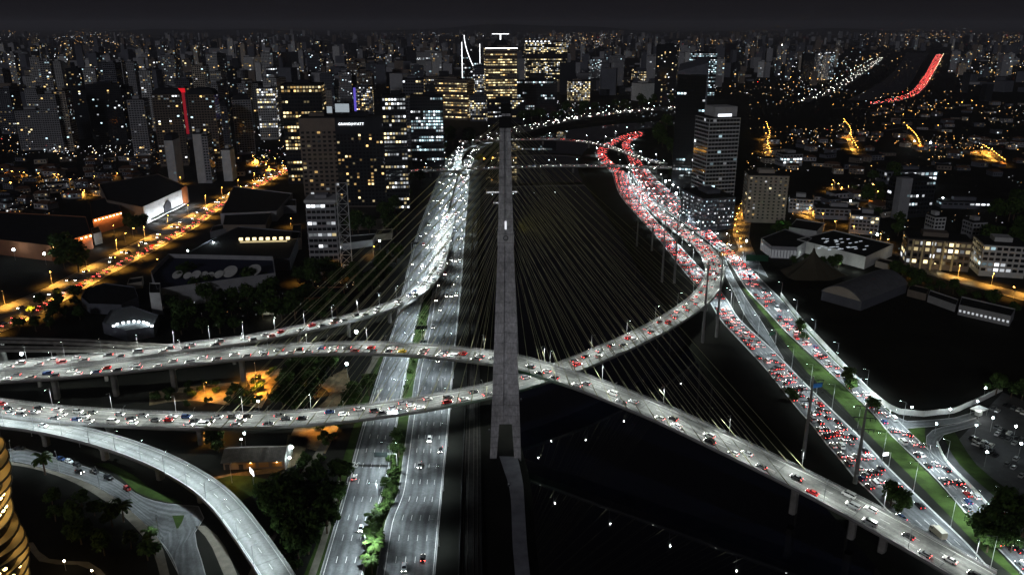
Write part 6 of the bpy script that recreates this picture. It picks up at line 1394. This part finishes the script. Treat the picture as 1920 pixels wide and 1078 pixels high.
mb = MB()
def spark(p, r, m):
    n = len(mb.v); x, y, z = p
    mb.v += [(x - r, y, z), (x, y - r, z), (x + r, y, z), (x, y + r, z), (x, y, z + r), (x, y, z - r)]
    for f in ((0, 1, 4), (1, 2, 4), (2, 3, 4), (3, 0, 4), (1, 0, 5), (2, 1, 5), (3, 2, 5), (0, 3, 5)): mb.f.append(tuple(n + i for i in f)); mb.m.append(m)
def sparks(n, x0, x1, y0, y1, hz=(3, 40), pal=(20, 12, 14, 4, 40, 26, 1.2), clump=.55, big=1.0, allow=False):
    i = 0; k = 0
    while i < n and k < n * 6:
        k += 1; x, y = rnd.uniform(x0, x1), rnd.uniform(y0, y1)
        if not allow and blocked(x, y): continue
        if math.sin(x * .021 + y * .05) + math.sin(x * .007 - y * .09 + 1.3) + rnd.uniform(-1.2, 1.2) < clump: continue
        i += 1; p = G(x, y); m = rnd.choices(range(7), pal)[0]; d = dist(p); p.z = rnd.uniform(*hz)
        spark(p, min(3.6, .00026 * d * rnd.choice([.6, .8, 1, 1, 1.5]) * big), m)
sparks(520, 0, 1920, 50, 70, (3, 30)); sparks(1000, 0, 1920, 66, 110, (3, 50)); sparks(700, 1000, 1920, 56, 130, (3, 45)); sparks(700, 0, 1000, 95, 200, (3, 40)); sparks(260, 960, 1300, 100, 190, (3, 30))
sparks(340, 0, 540, 190, 300, (3, 25), big=1.0); sparks(300, 0, 300, 290, 420, (3, 8), (14, 12, 16, 5, 30, 20, 1), big=.9); sparks(300, 1400, 1920, 190, 340, (3, 8), (12, 12, 22, 4, 24, 22, 2), .5, .9, True); sparks(120, 1480, 1700, 340, 470, (3, 7), (14, 14, 12, 4, 24, 20, 1), .3, .9, True)
sparks(160, 980, 1280, 196, 225, (4, 9), (40, 5, 3, 20, 20, 5, 1), -1, .8, True); sparks(110, 1460, 1650, 110, 190, (4, 12), (40, 12, 6, 20, 10, 5, 1), -.5, 1.2, True); sparks(120, 470, 540, 180, 300, (3, 10), (50, 10, 4, 15, 20, 5, 1), -1, 1.2, True)
sparks(90, 560, 720, 500, 590, (2, 5), (30, 20, 6, 2, 30, 20, 0), 0, .8, True); sparks(60, 300, 560, 555, 600, (2, 5), (30, 6, 2, 2, 40, 10, 0), .3, .7, True); sparks(60, 80, 250, 280, 300, (3, 8), (60, 20, 4, 10, 10, 5, 1), -1, 1.6, True); sparks(100, 1480, 1920, 340, 520, (2, 6), (20, 14, 12, 6, 20, 20, 1), .8, .7, True)
sparks(40, 770, 860, 255, 330, (3, 10), (60, 10, 4, 25, 10, 5, 2), -1, 1.6, True); sparks(50, 480, 545, 290, 345, (2, 6), (14, 30, 20, 2, 10, 10, 10), -1, 1.3, True)
sparks(420, 1240, 1920, 62, 190, (3, 20), (8, 20, 34, 2, 10, 30, 1), .2, 1.15, True); sparks(260, 1400, 1920, 195, 335, (3, 8), (4, 16, 40, 1, 6, 30, 1), .3, 1.3, True)   # orange quarter
sparks(260, 0, 860, 56, 140, (3, 20), (8, 22, 26, 2, 10, 30, 1), .7, 1.1, True)
fl = mb.build('distant_lights', LM, None, 'stuff'); fl['label'] = 'countless distant street and window lights of the city'; fl['category'] = 'city lights'
# ================================================================== night haze
mb = MB(); mb.box((0, 14000, 132), (24000, 16500, 140))
HZ = bpy.data.materials.new('night_haze'); HZ.use_nodes = True; hn = HZ.node_tree
hn.nodes.remove(hn.nodes['Principled BSDF']); pv = hn.nodes.new('ShaderNodeVolumePrincipled')
pv.inputs['Color'].default_value = (.86, .86, .95, 1); pv.inputs['Density'].default_value = .00006; pv.inputs['Anisotropy'].default_value = .2
hn.links.new(pv.outputs[0], hn.nodes['Material Output'].inputs['Volume'])
mb.build('haze', HZ, None, 'stuff')
